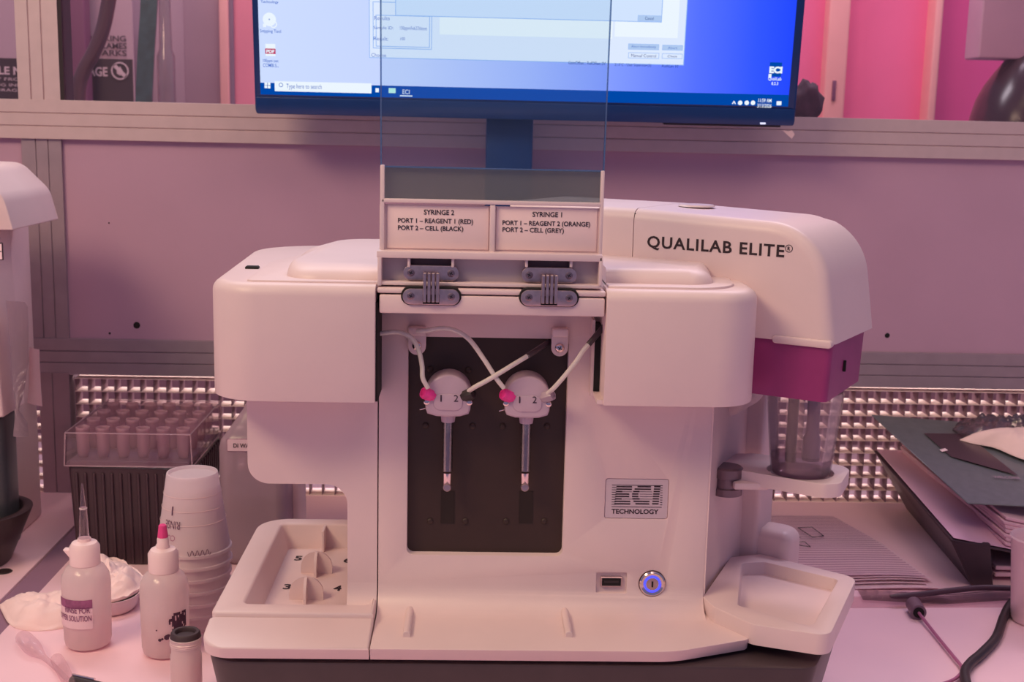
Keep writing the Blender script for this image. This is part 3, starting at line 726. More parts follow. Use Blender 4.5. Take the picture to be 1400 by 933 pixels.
# ---- pump window and syringe pumps
obj('pump_plate', box(wa-.004, .0062, wz0-.004, wb_+.004, .0085, wz1+.004), BLACKP, AN, 'dark plate behind the pumps')
for px in (612, 719):
    A = PY(px, 700, .0062); obj('plunger_slot', box(A.x-.0042, .0058, PY(px, 716, .006).z, A.x+.0042, .0063, PY(px, 672, .006).z), mat('slot_black', (34, 20, 16), .7), AN)
for px, py in ((588, 505), (640, 506), (582, 582), (646, 583), (687, 583), (748, 583), (588, 713), (636, 713), (692, 713), (744, 713)):
    A = PY(px, py, .0062); screw((A.x, .0063, A.z), .0019, AN, m=BLACKP, name='plate_screw')
def pump(cx, cy, left_m, right_m, lightright):
    c = PY(cx, cy, -.006)
    P = lambda x, y, Y=-.012: PY(x, y, Y)
    s = 1.0
    out = []
    R_ = .0137
    for k in range(17):
        th = math.radians(-12+204*k/16); out.append((c.x+R_*math.cos(th), c.z+R_*math.sin(th)))
    out += [(c.x-.0130, c.z-.0072), (c.x-.0120, c.z-.0098), (c.x-.007, c.z-.0113), (c.x, c.z-.0117), (c.x+.007, c.z-.0113), (c.x+.0120, c.z-.0098), (c.x+.0130, c.z-.0072)]
    bm = prism(out, -.0125, .0062, FRONT)
    bevel(bm, .0016, 3, 35, lambda e: all(q.co.y < -.012 for q in e.verts))
    pm = obj('syringe_pump', bm, FROST, AN, smooth=40)
    oc = [(x, z) for x, z in rrect(c.x-.0085, c.z-.0075, c.x+.0085, c.z+.0022, .0042)]
    obj('front_boss', bevel(prism(oc, -.0131, -.012, FRONT), .0005, 2), FROST, pm)
    for tx, dx in (('1', -9), ('2', 11.5)):
        A = PY(cx+dx-1.0, cy+4, -.0134); lettering(tx, (A.x, -.01335, A.z), (1, 0, 0), (0, 0, 1), .0008 if tx == '1' else .0026, .0040, mat('ink_grey', (58, 40, 56), .6), pm, .0)
    for sx in (-1, 1):
        A = Vector((c.x+sx*.0124, -.0118, c.z-.0028))
        screw(A, .0018, pm, m=CHROME)
    bm = tube([(c.x-.011, -.008, c.z-.0068), (c.x-.0165, -.010, c.z-.0078)], .00042, 8, smooth=False); obj('pin', bm, CHROME, pm)
    # fittings: hexagonal, pointing outwards and up
    for sx, mm in ((-1, left_m), (1, right_m)):
        ax = Vector((sx*.9, -.55, .42)).normalized(); b = Vector((c.x+sx*.0100, -.0114, c.z+.0012))
        bm = lathe([(0, -.003), (.0028, -.003), (.0031, -.0002), (.0036, 0), (.0036, .0048), (.0031, .0060), (.0019, .0062), (.0019, .0056), (0, .0056)], b, 6 if sx > 0 and lightright else 12, ax)
        obj('fitting', bm, mm, pm, smooth=25)
    # glass syringe under the head
    zt3 = c.z-.0112
    obj('collar', lathe([(0, 0), (.0043, 0), (.0043, -.0020), (.0039, -.0050), (0, -.0050)], (c.x, -.004, zt3), 14), FROST, pm, smooth=20)
    z1 = zt3-.0050; z0 = PY(cx, 644, -.004).z
    obj('barrel', lathe([(.0030, z1), (.0030, z0), (.0022, z0), (.0022, z1), (.0030, z1)], (c.x, -.004, 0), 20), clear('glass_barrel', (.80, .78, .82), .5, .08), pm)
    obj('plunger_rod', lathe([(0, z1-.004), (.0011, z1-.004), (.0014, z0), (0, z0)], (c.x, -.004, 0), 12), STEEL, pm)
    obj('plunger_seal', lathe([(0, z1), (.0022, z1), (.0022, z1-.004), (.0012, z1-.007), (0, z1-.007)], (c.x, -.004, 0), 14), TUBEM, pm)
    ze = PY(cx, 671, -.004).z
    obj('end_fitting', lathe([(0, z0-.0012), (.0026, z0-.0012), (.0026, ze+.003), (.0020, ze+.001), (0, ze+.001)], (c.x, -.004, 0), 18), CHROME, pm)
    obj('clevis_pin', lathe([(0, -.003), (.0024, -.003), (.0024, .003), (.0019, .0036), (0, .0036)], (c.x, -.0055, ze+.0028), 18, (0, -1, .1)), STEEL, pm)
    return c
LG = mat('light_grey_fitting', (172, 150, 164), .35)
p1 = pump(613, 541, PINK, BLACK, False); p2 = pump(720.5, 543, PINK, LG, True)
# tubes
def TY(l): return [PY(x, y, Y) for x, y, Y in l]
TR = .0014
t1 = TY([(508, 459, -.012), (522, 456, -.012), (545, 454.5, -.012), (562, 462, -.013), (572, 478, -.014), (577, 500, -.016), (578, 517, -.0185), (585, 531, -.0175)])
t2 = TY([(570, 453, -.010), (584, 452, -.012), (603, 449, -.013), (622, 452, -.014), (642, 465, -.015), (662, 492, -.017), (678, 517, -.0185), (689, 531, -.018)])
t3 = TY([(641, 535, -.0145), (650, 529, -.019), (665, 521, -.020), (685, 509, -.019), (703, 498, -.0165), (722, 486.5, -.013)])
t4 = TY([(749, 538, -.0145), (758, 530, -.019), (772, 514, -.020), (788, 494, -.020), (797, 480, -.0195), (806, 469.5, -.019)])
for q in (t1, t2, t3, t4): obj('tube', tube(q, TR, 10), TUBEM, AN, 'thin clear tube')
for q in (TY([(720, 487.5, -.0132), (735, 478, -.008), (750, 468, .002)]), TY([(804.5, 471.5, -.019), (815, 459, -.0175), (827, 445.5, -.015)])):
    obj('sleeve', tube(q, .0017, 10), mat('black_sleeve', (66, 52, 58), .35), AN, 'black tube sleeve')
# tube clips
for cx, cy, w_ in ((570, 467, 25), (765.5, 469, 23)):
    A = PY(cx-w_/2, cy, -.004); B = PY(cx+w_/2, cy, -.004); z1 = PY(cx, cy-19, -.004).z; z0 = PY(cx, cy+19, -.004).z; hw = (B.x-A.x)/2; mx = (A.x+B.x)/2
    pts = [(mx-hw, z1), (mx-hw*1.0, z0+hw)]+[(mx+hw*math.cos(PI+PI*k/10), z0+hw+hw*math.sin(PI+PI*k/10)) for k in range(1, 10)]+[(mx+hw, z0+hw), (mx+hw, z1)]
    cb = prism(pts, -.0035, -.0018, FRONT)
    for q in cb.verts:
        if q.co.z > z0+2*hw: q.co.y += .0001
    cl_ = obj('tube_clip', bevel(cb, .0005, 2), WHITE2, AN)
    obj('clip_loop', bevel(box(mx-hw, -.0075, z1-.0045, mx+hw, .0, z1+.0006), .0012, 3), WHITE2, cl_)
    obj('clip_spacer', box(mx-hw*.6, -.0018, z0+.002, mx+hw*.6, .0062, z0+hw*1.6), BLACKP, cl_)
    SCX = Vector((mx, -.0035, z0+hw*1.05)); screw(SCX, .0027, cl_, m=CHROME); cross((SCX.x, SCX.y-.0018, SCX.z), .0014, cl_)
# logo plate
cxl = (la.x+lb2.x)/2
lg = obj('logo_plate', bevel(prism(rrect(la.x+.0003, lz0+.0003, lb2.x-.0003, lz1-.0003, .0014), .0004, .0016, FRONT), .0002, 1), mat('logo_grey', (206, 188, 196), .4, nscale=80, namt=.02), AN)
LI = mat('logo_ink', (40, 22, 30), .55)
Lpx = lambda x, y: PY(820+x/12.727, 640+y/12.727, .0003)
bm = bmesh.new()
def bar(x0, x1, y, h, sk=0):
    A = Lpx(x0, y); B = Lpx(x1, y+(x1-x0)*.012); t_ = h/12.727*.00043
    flat([(A.x, .00025, A.z), (B.x, .00025, A.z), (B.x+sk, .00025, A.z+t_), (A.x+sk, .00025, A.z+t_)], bm)
for i in range(10):
    y = 303+42*i; sh = -1.2*i
    if i < 9: bar(214+sh, 290+sh, y, 10); bar(1055+sh, 1096+sh, y+10, 10)
    if i in (0, 9): bar(214+sh, 1090+sh, y, 10)
rows = [[(290, 560), (655, 890), (945, 1055)], [(288, 560), (605, 892), (940, 1052)], [(280, 392), (580, 690), (935, 1045)], [(274, 512), (562, 672), (928, 1040)],
        [(270, 510), (560, 672), (922, 1035)], [(264, 382), (565, 692), (920, 1030)], [(258, 530), (585, 865), (916, 1030)], [(254, 530), (620, 862), (910, 1022)]]
for i, rw_ in enumerate(rows):
    y = 338+42.6*i
    for a, b in rw_: bar(a, b, y, 24)
    bar(395, 560, y-5, 7) if i in (2, 5) else None
    bar(692, 915, y-5, 7) if i in (2, 3, 4, 5) else None
obj('logo_stripes', bm, LI, lg, recalc=False)
A = Lpx(232, 0); B = Lpx(1055, 0); zA = Lpx(0, 712).z; zB = Lpx(0, 795).z
lettering('TECHNOLOGY', ((A.x+B.x)/2, .00025, (zA+zB)/2), (1, 0, 0), (0, 0, 1), B.x-A.x, zA-zB, LI, lg, .025)
# usb port and power button
um = Vector(((ua.x+ub.x)/2, .002, (uz0+uz1)/2))
us = obj('usb_port', bevel(box(um.x-.0066, .0002, um.z-.0029, um.x+.0066, .0024, um.z+.0035), .0003, 1), STEEL, AN)
obj('opening', box(um.x-.0058, .0001, um.z-.0021, um.x+.0058, .0010, um.z+.0027), GAP, us); obj('tongue', box(um.x-.0045, -.0001, um.z-.0002, um.x+.0045, .0006, um.z+.0012), BLACK, us)
pb = obj('power_button', lathe([(.0, -.0005), (.0079, -.0005), (.0079, .0012), (.0070, .0019), (.0056, .0014), (.0054, .0006), (0, .0006)], bc, 36, (0, -1, 0)), CHROME, AN)
obj('light_ring', lathe([(.0040, .0008), (.0040, .0016), (.0052, .0016), (.0052, .0008)], bc, 36, (0, -1, 0)), emit('ring_blue', (84, 84, 255), 1.5), pb)
obj('button_cap', lathe([(.0039, .0006), (.0039, .0015), (0, .0017)], bc, 28, (0, -1, 0)), STEEL, pb)
obj('button_mark', box(bc.x-.0005, -.0020, bc.z-.0018, bc.x+.0005, -.0015, bc.z+.0018), GAP, pb)
# ---- right wing: tower
ZTW = TP(0, 0, 0).z
zt_f = PY(1000, 292, TP(-.02, 0, DF).y).z
TZ = zt_f
out = rpoly([(-.150, .262), (-.150, TZ), (.051, TZ), (.0695, .2445), (-.0, .2445), (-.02, .262)], [0, 0, .030, .004, 0, 0], 12)
def half(pts, lo, hi):
    return [(max(lo, min(hi, a)), b) for a, b in pts]
seam = -.0705
o1 = rpoly([(seam, .262), (seam, TZ), (.0480, TZ-.004), (.0585, .2498), (-.0705, .2498)], [0, .0, .040, 0, 0], 14)
o1 = [q for q in o1]
bm = prism(o1, DF, .008, TFACE)
bevel(bm, .0075, 6, 18, lambda e: all(abs((q.co-TB).dot(TV)-DF) < 1e-4 for q in e.verts) and any(q.co.z > .2505 for q in e.verts) and not all((q.co-TB).dot(TU) < seam+.001 for q in e.verts), False)
for q in bm.verts:      # side flares a little towards the back
    tt = (q.co-TB).dot(TU); dd = (q.co-TB).dot(TV)
    if tt > .03 and dd > DF+.01: q.co += TU*(.003)
obj('tower_housing', bm, WHITE, AN)
bm = prism([(-.16, .262), (-.16, TZ), (seam-.0005, TZ), (seam-.0005, .262)], DF, .008, TFACE)
bevel(bm, .0070, 5, 30, lambda e: all(abs((q.co-TB).dot(TV)-DF) < 1e-4 for q in e.verts) and all(q.co.z > .3 for q in e.verts), False)
obj('tower_neck', bm, WHITE, AN)
obj('tower_seam', box(0, 0, 0, 1e-5, 1e-5, 1e-5) if False else prism([(seam-.0009, .264), (seam-.0009, TZ-.003), (seam+.0004, TZ-.003), (seam+.0004, .264)], DF+.0012, .006, TFACE), GAP, AN)
obj('tower_lip', bevel(prism(rrect(.022, .2478, .0575, .2525, .002, 4), DF-.0015, DF+.006, TFACE), .001, 2), WHITE, AN)
o2 = [(-.03, .2498), (.0575, .2498), (.0560, .2153), (-.03, .2153)]
bm = prism(o2, DF+.001, .004, TFACE); bevel(bm, .004, 4, 40, lambda e: all((q.co-TB).dot(TU) > .045 for q in e.verts) and abs((e.verts[0].co-TB).dot(TV)-DF) < .002 and abs((e.verts[1].co-TB).dot(TV)-DF) < .002)
obj('tower_band', bm, MAG, AN, 'magenta band under the tower')
A = TP(.0572, .2325, -.04); obj('band_slot', bevel(prism(rrect(-.0008, -.0035, .0008, .0035, .0006), -.0012, .0012, lambda a, b, d: A+TV*(a)+TU*d+Vector((0, 0, b))), .0002, 1), GAP, AN)
# lettering on the tower
def tl(px, py):
    r = ray(px, py); n = TV; k = (TP(0, 0, DF)-CAM).dot(n)/r.dot(n); q = CAM+r*k-TB; return q.dot(TU), q.z
a0_, z0_ = tl(885, 332); a1_, z1_ = tl(1072.5, 345); zz = (z0_+z1_)/2
hh = tl(980, 327)[1]-tl(980, 350)[1]
lettering('QUALILAB ELITE', TP((a0_+a1_)/2, zz, DF-.0002), TU, (0, 0, 1), a1_-a0_, hh*.86, INK, AN, .022, 1.12)
a2_, z2_ = tl(1078.5, 343)
lettering('R', TP(a2_, zz+hh*.24, DF-.0002), TU, (0, 0, 1), .0017, .0022, INK, AN, .03)
bm = bmesh.new()
cc = TP(a2_, zz+hh*.24, DF-.0002)
ro, ri = .0023, .0019
for k in range(24):
    a, b = 2*PI*k/24, 2*PI*(k+1)/24
    flat([cc+TU*(r*math.cos(t))+Vector((0, 0, r*math.sin(t))) for r, t in ((ri, a), (ro, a), (ro, b), (ri, b))], bm)
obj('lettering', bm, INK, AN, recalc=False)
obj('tower_lens', lathe([(0.012, 0), (.011, .0012), (0, .0016)], TP(-.05, TZ, -.02), 28), WHITE2, AN, 'round cap on top of the tower')
# body under the tower, column, wall
o3 = rpoly([(-.085, .19), (-.004, .19), (.001, .246), (-.085, .246)], [0, .016, .0, 0], 10)
bm = prism(o3, -.040, .02, TFACE); bevel(bm, .004, 4, 30, lambda e: all(abs((q.co-TB).dot(TV)+.040) < 1e-4 for q in e.verts)); obj('tower_body', bm, WHITE, AN)
bm = prism(rpoly([(-.045, .07), (-.002, .07), (-.002, .21), (-.045, .21)], 0), -.002, .03, TFACE); bevel(bm, .004, 3, 40, lambda e: all((q.co-TB).dot(TU) > -.004 for q in e.verts)); obj('rear_column', bm, WHITE, AN)
obj('column_groove', prism([(-.0152, .093), (-.0152, .185), (-.0142, .185), (-.0142, .093)], -.0024, -.0012, TFACE), GAP, AN)
wp = [(XR-.002, .001), (XR+.001, .0), (.150, .018), (.166, .052), (.181, .078), (.188, .088), (.17, .13), (XR-.002, .13)]
bm = prism(wp, .07, .2165, PLAN); obj('side_wall', bm, WHITE, AN, smooth=50)
for px, py in ((1020.5, 752), (972.5, 806)):
    best = None
    for i in range(1, 5):
        A_, B_ = Vector(wp[i]), Vector(wp[i+1])
        for k in range(21):
            q = A_.lerp(B_, k/20); r = ray(px, py); s_ = (q.x-CAM.x)/r.x; e_ = abs(CAM.y+r.y*s_-q.y)
            if best is None or e_ < best[0]: best = (e_, q, (B_-A_).normalized(), CAM.z+r.z*s_)
    _, q, dr, zq = best
    nn = Vector((dr.y, -dr.x)); 
    bm = prism(rpoly([(-.0028, -.0062), (.0032, -.0055), (-.0016, .0068)], .0012, 5), -.001, .0004, lambda a, b, d: (q.x+dr.x*a+nn.x*d, q.y+dr.y*a+nn.y*d, zq+b))
    obj('dimple', bm, mat('dimple_grey', (120, 100, 108), .6), AN)
# foot bulge behind the tray and the tray itself
o4 = rpoly([(-.03, .002), (.020, -.001), (.022, .028), (-.03, .03)], [0, .008, .012, 0], 8)
bm = prism(o4, .075, .106, TPLAN); bevel(bm, .009, 5, 40, lambda e: all(q.co.z > .105 for q in e.verts)); obj('rear_foot', bm, WHITE, AN)
ZT = .09
tp_ = [(.1445, -.001), (.1485, -.018), (.166, -.043), (.2065, -.0585), (.2505, .0345), (.198, .0775), (.176, .0705)]
tpo = rpoly(tp_, [.002, .01, .012, .009, .011, .003, .002], 8)
ti = rpoly([(.163, -.014), (.200, -.046), (.2375, .031), (.197, .062), (.181, .060)], [.004, .005, .004, .004, .006], 5)
bm = boolean(prism(tpo, .0775, ZT, PLAN), [prism(scalep(ti, .95), ZT-.0075, ZT+.0005, PLAN, ti)])
bevel(bm, .0022, 3, 35, lambda e: all(q.co.z > ZT-.0003 for q in e.verts))
obj('sample_tray', bm, WHITE, AN)
# ring arm and swivel knob
CUPT, CUPD = .0335, -.036
cc2 = TP(CUPT, 0, CUPD)
ZRG = PZ(1100, 640, 0).z
zr1 = PY(1092, 652, cc2.y-.014).z
ring = rpoly([(-.043, -.052), (-.030, -.052), (-.012, -.056), (.0545, -.0585), (.0630, -.050), (.0590, -.010), (.030, -.006), (-.005, -.012), (-.043, -.040)], [.003, .006, .01, .007, .008, .012, .01, .01, .003], 6)
ho = [(CUPT+.0205*math.cos(2*PI*k/32), CUPD+.0205*math.sin(2*PI*k/32)) for k in range(32)]
bm = boolean(prism(ring, zr1-.0088, zr1, TPLAN), [prism(ho, zr1-.0045, zr1+.01, TPLAN)])
bevel(bm, .0010, 2, 40, lambda e: all(q.co.z > zr1-.0005 for q in e.verts)); obj('cup_arm', bm, WHITE, AN)
kn = PY(994, 655, .035)
kb = obj('swivel_knob', lathe([(0, .0095), (.0085, .0095), (.0098, .0085), (.0098, .003), (.0085, .0025), (.0085, -.0035), (.0098, -.004), (.0098, -.0085), (0, -.0085)], (kn.x, .035, kn.z-.001), 28), mat('knob_grey', (128, 108, 116), .35, .6), AN, 'grey metal swivel knob')
obj('lever_tab', bevel(box(kn.x+.002, .022, kn.z-.0035, kn.x+.024, .034, kn.z+.001), .0012, 2), WHITE, AN)
# clear cup sitting in the arm
cpz = zr1-.0042
cup = thing('clear_cup', 'clear plastic cup held in the white arm under the magenta band', 'cup', (cc2.x, cc2.y, cpz))
hc = .2145-cpz
obj('wall', lathe([(0, .0005), (.0168, .0005), (.0182, .002), (.0200, .016), (.0238, hc), (.0231, hc), (.0192, .016), (.0172, .003), (0, .002)], (cc2.x, cc2.y, cpz), 40), CLEARCUP, cup)
obj('liquid', lathe([(0, .0024), (.0174, .0034), (.0190, .014), (0, .014)], (cc2.x, cc2.y, cpz), 36), clear('pale_liquid', (.86, .76, .82), .14, .2, (200, 170, 185)), cup, 'shallow liquid in the bottom')
obj('electrode', lathe([(0, .008), (.0035, .008), (.0035, .06), (0, .06)], cc2+TV*.004-TU*.008+Vector((0, 0, cpz)), 16), mat('electrode_dark', (110, 86, 98), .3), AN, 'dark electrode rod inside the cup')
obj('electrode', lathe([(0, .012), (.0055, .012), (.0055, .026), (.004, .03), (.004, .06), (0, .06)], cc2+TV*.0+TU*.006+Vector((0, 0, cpz)), 18), mat('electrode_grey', (150, 124, 136), .35), AN, 'grey electrode rod inside the cup')

# ================================================================== LEFT SIDE OF THE BENCH
# neighbouring white instrument
L2 = thing('neighbour_instrument', 'white instrument with rounded top cut off at the left edge', 'instrument', (-.45, .32, 0))
o = rpoly([(-.62, .279), (-.3625, .281), (-.3690, .307), (-.392, .330), (-.62, .336)], [0, .001, .02, .02, 0], 10)
bm = prism(o, .272, .38, FRONT); bevel(bm, .004, 4, 25, lambda e: all(q.co.y < .273 for q in e.verts)); obj('top_housing', bm, WHITE, L2)
bm = prism([(-.62, .128), (-.3785, .128), (-.3850, .279), (-.62, .279)], .275, .325, FRONT); bevel(bm, .002, 3, 40); obj('lower_housing', bm, WHITE, L2)
A = PY(-3, 332, .274); B = PY(4.5, 356, .274)
obj('label', bevel(box(A.x-.05, .2742, B.z, B.x, .2752, A.z), .0002, 1), mat('label_edge', (60, 42, 52), .5), L2, 'white label with black frame')
obj('label', box(A.x-.05, .2738, B.z+.0008, B.x-.0008, .2745, A.z-.0008), PAPER, L2); obj('label_line', box(A.x-.05, .2736, (A.z+B.z)/2-.0003, B.x-.001, .2742, (A.z+B.z)/2+.0003), INK, L2)
obj('base', bevel(prism(rrect(-.62, .336, -.40, .42, .01), 0, .30, PLAN), .003, 2), WHITE, L2)
DG = mat('dark_green_jug', (76, 78, 82), .3, nscale=40, namt=.06)
bm = prism(rrect(-.60, .275, -.3815, .318, .012), .012, .128, PLAN); bevel(bm, .004, 3, 40)
jug = single('waste_jug', bm, DG, 'dark green jug standing in the black tray at the left edge', 'jug')
tr = rrect(-.62, .245, -.3655, .332, .042, 10)
bm = boolean(prism(scalep(tr, .84), 0, .047, PLAN, tr), [prism(scalep(tr, .80), .011, .048, PLAN, scalep(tr, .94))]); bevel(bm, .0015, 2, 40)
single('drip_tray', bm, mat('black_tray', (54, 38, 42), .4, nscale=60, namt=.1), 'black rounded drip tray on the left bench under the jug', 'tray')
def sheet(pts, th, n=10):
    """hanging sheet lofted between left and right pixel edges [(xl,yl,xr,yr)] with depth; pts rows of 3D pairs"""
    bm = bmesh.new(); prev = None
    for A, B, bow in pts:
        row = []
        for k in range(n+1):
            q = A.lerp(B, k/n); q = q+Vector((0, -bow*math.sin(PI*k/n), 0)); row.append(bm.verts.new(q))
        if prev:
            for k in range(n): bm.faces.new((prev[k], prev[k+1], row[k+1], row[k]))
        prev = row
    g = bmesh.ops.solidify(bm, geom=bm.faces[:], thickness=th)
    return bm
rows_ = [(PY(8, 411, .262), PY(34, 413, .30), .001), (PY(9, 418, .262), PY(38, 420, .30), .002), (PY(12, 455, .262), PY(39, 450, .30), .006), (PY(16, 500, .26), PY(39, 495, .30), .008), (PY(19, 535, .26), PY(33, 535, .30), .009), (PY(22, 558, .262), PY(26, 560, .30), .002), (PY(20, 575, .262), PY(38, 580, .30), .002), (PY(18, 597, .262), PY(39, 598, .30), .001)]
single('plastic_film', sheet(rows_, .0004), clear('film', (.8, .75, .78), .08, .8, (210, 190, 198)), 'greyish plastic film draped on the side of the left instrument', 'film')
rows_ = [(PY(40, 475, .40), PY(54, 478, .40), .001), (PY(39.5, 500, .40), PY(54.5, 500, .40), .003), (PY(38, 530, .395), PY(56, 530, .395), .002), (PY(33, 549, .39), PY(58, 556, .39), .002)]
single('paper_tag', sheet(rows_, .0004), PAPER, 'pink paper tag hanging between the left instrument and the post', 'tag')
# ---- pipette tip box
BX0, BX1, BY0, BY1, BZ = -.3330, -.2285, .280, .405, .0885
TBX = thing('tip_box', 'ribbed black pipette tip box with clear lid behind the bottles', 'box', ((BX0+BX1)/2, (BY0+BY1)/2, 0))
bt = rrect(BX0+.002, BY0+.002, BX1-.002, BY1-.002, .004, 4)
obj('box_body', bevel(prism(scalep(bt, .94), 0, BZ-.003, PLAN, bt), .001, 1, 60), mat('tip_box_black', (60, 40, 48), .4, nscale=50, namt=.08), TBX)
RB = mat('tip_box_rib', (66, 46, 54), .35)
me = None
for i in range(13):
    x = BX0+.009+i*.0072
    o = obj('rib', bevel(box(-.0011, -.0016, .002, .0011, .001, BZ-.008), .0005, 1), RB, None)
    for q in o.data.vertices:
        k = (BZ-q.co.z)/BZ; q.co.y += .0037*k; 
    o.parent = TBX; o.location = Vector((x, BY0+.0018, 0))-ORG[TBX]
    if me is None: me = o
for i in range(13):
    o = t_copy(me); o.parent = TBX; o.rotation_euler = (0, 0, PI/2); o.location = Vector((BX1-.0018, BY0+.010+i*.0088, 0))-ORG[TBX]
obj('rack', bevel(box(BX0+.003, BY0+.003, BZ-.003, BX1-.003, BY1-.003, BZ+.0022), .0006, 1), mat('rack_grey', (120, 92, 106), .5), TBX, 'grey rack plate')
LZ = .1145
bm = bmesh.new()
ou, inn = rrect(BX0, BY0, BX1, BY1, .003, 4), rrect(BX0+.0012, BY0+.0012, BX1-.0012, BY1-.0012, .002, 4)
prism(ou, BZ-.0015, LZ, PLAN, [(x+(.0012 if x < -.28 else -.0012), y+(.0012 if y < .34 else -.0012)) for x, y in ou], bm)
bm.faces.ensure_lookup_table(); bmesh.ops.delete(bm, geom=[bm.faces[0]], context='FACES')
obj('lid', bm, clear('lid_clear', (.93, .86, .90), .20, .07, (220, 180, 195)), TBX, 'clear hinged lid', recalc=True)
bm = bmesh.new()
e_ = .0006
c4 = [(BX0+.0012, BY0+.0012), (BX1-.0012, BY0+.0012), (BX1-.0012, BY1-.0012), (BX0+.0012, BY1-.0012)]; c5 = [(BX0, BY0), (BX1, BY0), (BX1, BY1), (BX0, BY1)]
for i in range(4):
    j = (i+1) % 4
    tube([(*c4[i], LZ), (*c4[j], LZ)], e_, 6, bm, False); tube([(*c4[i], LZ), (*c5[i], BZ-.0015)], e_, 6, bm, False); tube([(*c5[i], BZ-.0015), (*c5[j], BZ-.0015)], e_, 6, bm, False)
obj('lid_edge', bm, clear('lid_rim', (.9, .85, .88), .35, .45, (250, 214, 222)), TBX, 'bright lid edges')
tipm = clear('tip_plastic', (.9, .84, .87), .15, .5, (228, 190, 200), .2)
first = None
for r in range(4):
    for k in range(6):
        x, y = BX0+.011+k*.0166, BY0+.016+r*.030
        if first is None:
            bm = lathe([(.0036, -.004), (.0050, .0), (.0056, .016), (.0056, .0215), (.0050, .0215), (.0048, .016), (.0042, 0), (.0032, -.003)], (0, 0, 0), 20)
            first = single('pipette_tip', bm, tipm, 'wide translucent pipette tip standing in the rack under the clear lid', 'pipette tip', 'pipette tips in the black tip box'); o = first
        else: o = first.copy(); COL.objects.link(o)
        o['label'] = f"wide translucent pipette tip, {('front', 'second', 'third', 'rear')[r]} row, {('leftmost', 'second from left', 'third from left', 'third from right', 'second from right', 'rightmost')[k]}"
        o.location = (x, y, BZ+.0022)
# ---- DI water carboy and the clear tube next to it
c0 = PY(297, 640, .285).x; c1 = PY(392, 690, .285).x
CB = thing('water_carboy', 'squarish translucent water bottle with printed label behind the cup stack', 'bottle', ((c0+c1)/2, .325, 0))
zs = .1075; zn = .137
def lay(ins, z): return [(x, y, z) for x, y in rrect(c0+ins, .285+ins, c1-ins, .365-ins, max(.004, .010-ins*.2), 5)]
bm = bmesh.new(); prev = None; layers = [lay(.004, .0), lay(.001, .003), lay(0, .008), lay(0, zs-.006), lay(.0015, zs), lay(.006, zs+.006), lay(.018, zn-.006), lay(.0205, zn), lay(.0205, zn+.012)]
for L_ in layers:
    vs = [bm.verts.new(p) for p in L_]
    if prev:
        for k in range(len(vs)): bm.faces.new((prev[k], prev[(k+1) % len(vs)], vs[(k+1) % len(vs)], vs[k]))
    else: bm.faces.new(vs)
    prev = vs
bm.faces.new(prev)
obj('body', bm, clear('carboy_plastic', (.80, .72, .76), .12, .66, (214, 186, 196), .2), CB, smooth=40)
bm = prism(rrect(c0+.002, .287, c1-.002, .363, .008, 5), .003, PY(350, 677, .29).z, PLAN)
obj('water', bm, mat('carboy_water', (148, 142, 152), .3), CB, 'greenish grey liquid in the lower half')
obj('screw_cap', lathe([(.013, 0), (.013, .014), (0, .015)], ((c0+c1)/2, .325, zn+.011), 24), WHITE2, CB)
A = PY(310, 600, .2846); B = PY(356, 618, .2846)
lbm = obj('label', bevel(prism(rrect(A.x, B.z, B.x, A.z, .001), .2840, .2849, FRONT), .0002, 1), mat('label_frame', (140, 84, 110), .5), CB)
obj('label_field', prism(rrect(A.x+.0005, B.z+.0005, B.x-.0005, A.z-.0005, .0008), .2837, .2843, FRONT), mat('label_field', (226, 196, 204), .5), lbm)
A = PY(319, 606.5, .2835); B = PY(354, 613, .2835)
lettering('DI WATER', ((A.x+B.x)/2, .2834, (A.z+B.z)/2), (1, 0, 0), (0, 0, 1), B.x-A.x, A.z-B.z, INK, lbm, .02)
A = PY(405, 690, .33)
single('clear_tube_rack', lathe([(0, 0), (.0085, 0), (.0085, .075), (.0078, .075), (.0078, .002), (0, .002)], (A.x, .33, 0), 24), MILK, 'tall pale plastic cylinder right of the water bottle', 'cylinder')
# ---- nested cups, upside down
first = None; NC = 7; rim = .0270
ord_ = ['topmost', 'second', 'third', 'fourth', 'fifth', 'sixth', 'lowest']
for i in range(NC):
    zo = .0005+(NC-1-i)*.0094
    hcup = .0585
    if first is None:
        bm = lathe([(rim-.0012, .0), (rim+.0006, .0004), (rim+.0007, .0024), (rim-.0006, .0028), (.0186, hcup-.001), (.0182, hcup), (.0172, hcup), (.0170, hcup-.0024), (0, hcup-.0024)], (0, 0, 0), 44)
        first = single('plastic_cup', bm, MILK2, 'x', 'cup', 'upside-down plastic cups in one stack'); o = first
        for zz_ in (.044, .034, .024):
            r_ = rim+(.0186-rim)*zz_/hcup+.0002
            obj('ring_line', lathe([(r_, zz_-.0003), (r_+.00015, zz_), (r_-.0001, zz_+.0003), (r_, zz_-.0003)], (0, 0, 0), 44), MILK, o).parent = o
    else: o = copy_tree(first)
    o.location = (-.2035+.0004*math.sin(i*2.1), .170, zo)
    o['label'] = f'translucent upside-down cup, {ord_[i]} in the stack' + (', with handwriting on it' if i == 0 else '')
first.location = (-.2035, .170, .0005+(NC-1)*.0094)
ORG[first] = Vector((0, 0, 0))
def wrap(s, parent, r_of_z, zc_, ang, w, h, m, rot180=False, bold=0, cx=0, cy=0):
    bm = fit(text_bm(s, bold), w, h)
    for q in bm.verts:
        x, y = q.co.x, q.co.y
        if rot180: x, y = -x, -y
        z = zc_+y; r = r_of_z(z)+.0003; a = ang+x/r
        q.co = (cx+r*math.sin(a), cy-r*math.cos(a), z)
    return obj('lettering', bm, m, parent, recalc=False)
rc = lambda z: rim+(.0186-rim)*z/.0585
PEN = mat('marker_ink', (96, 56, 84), .7)
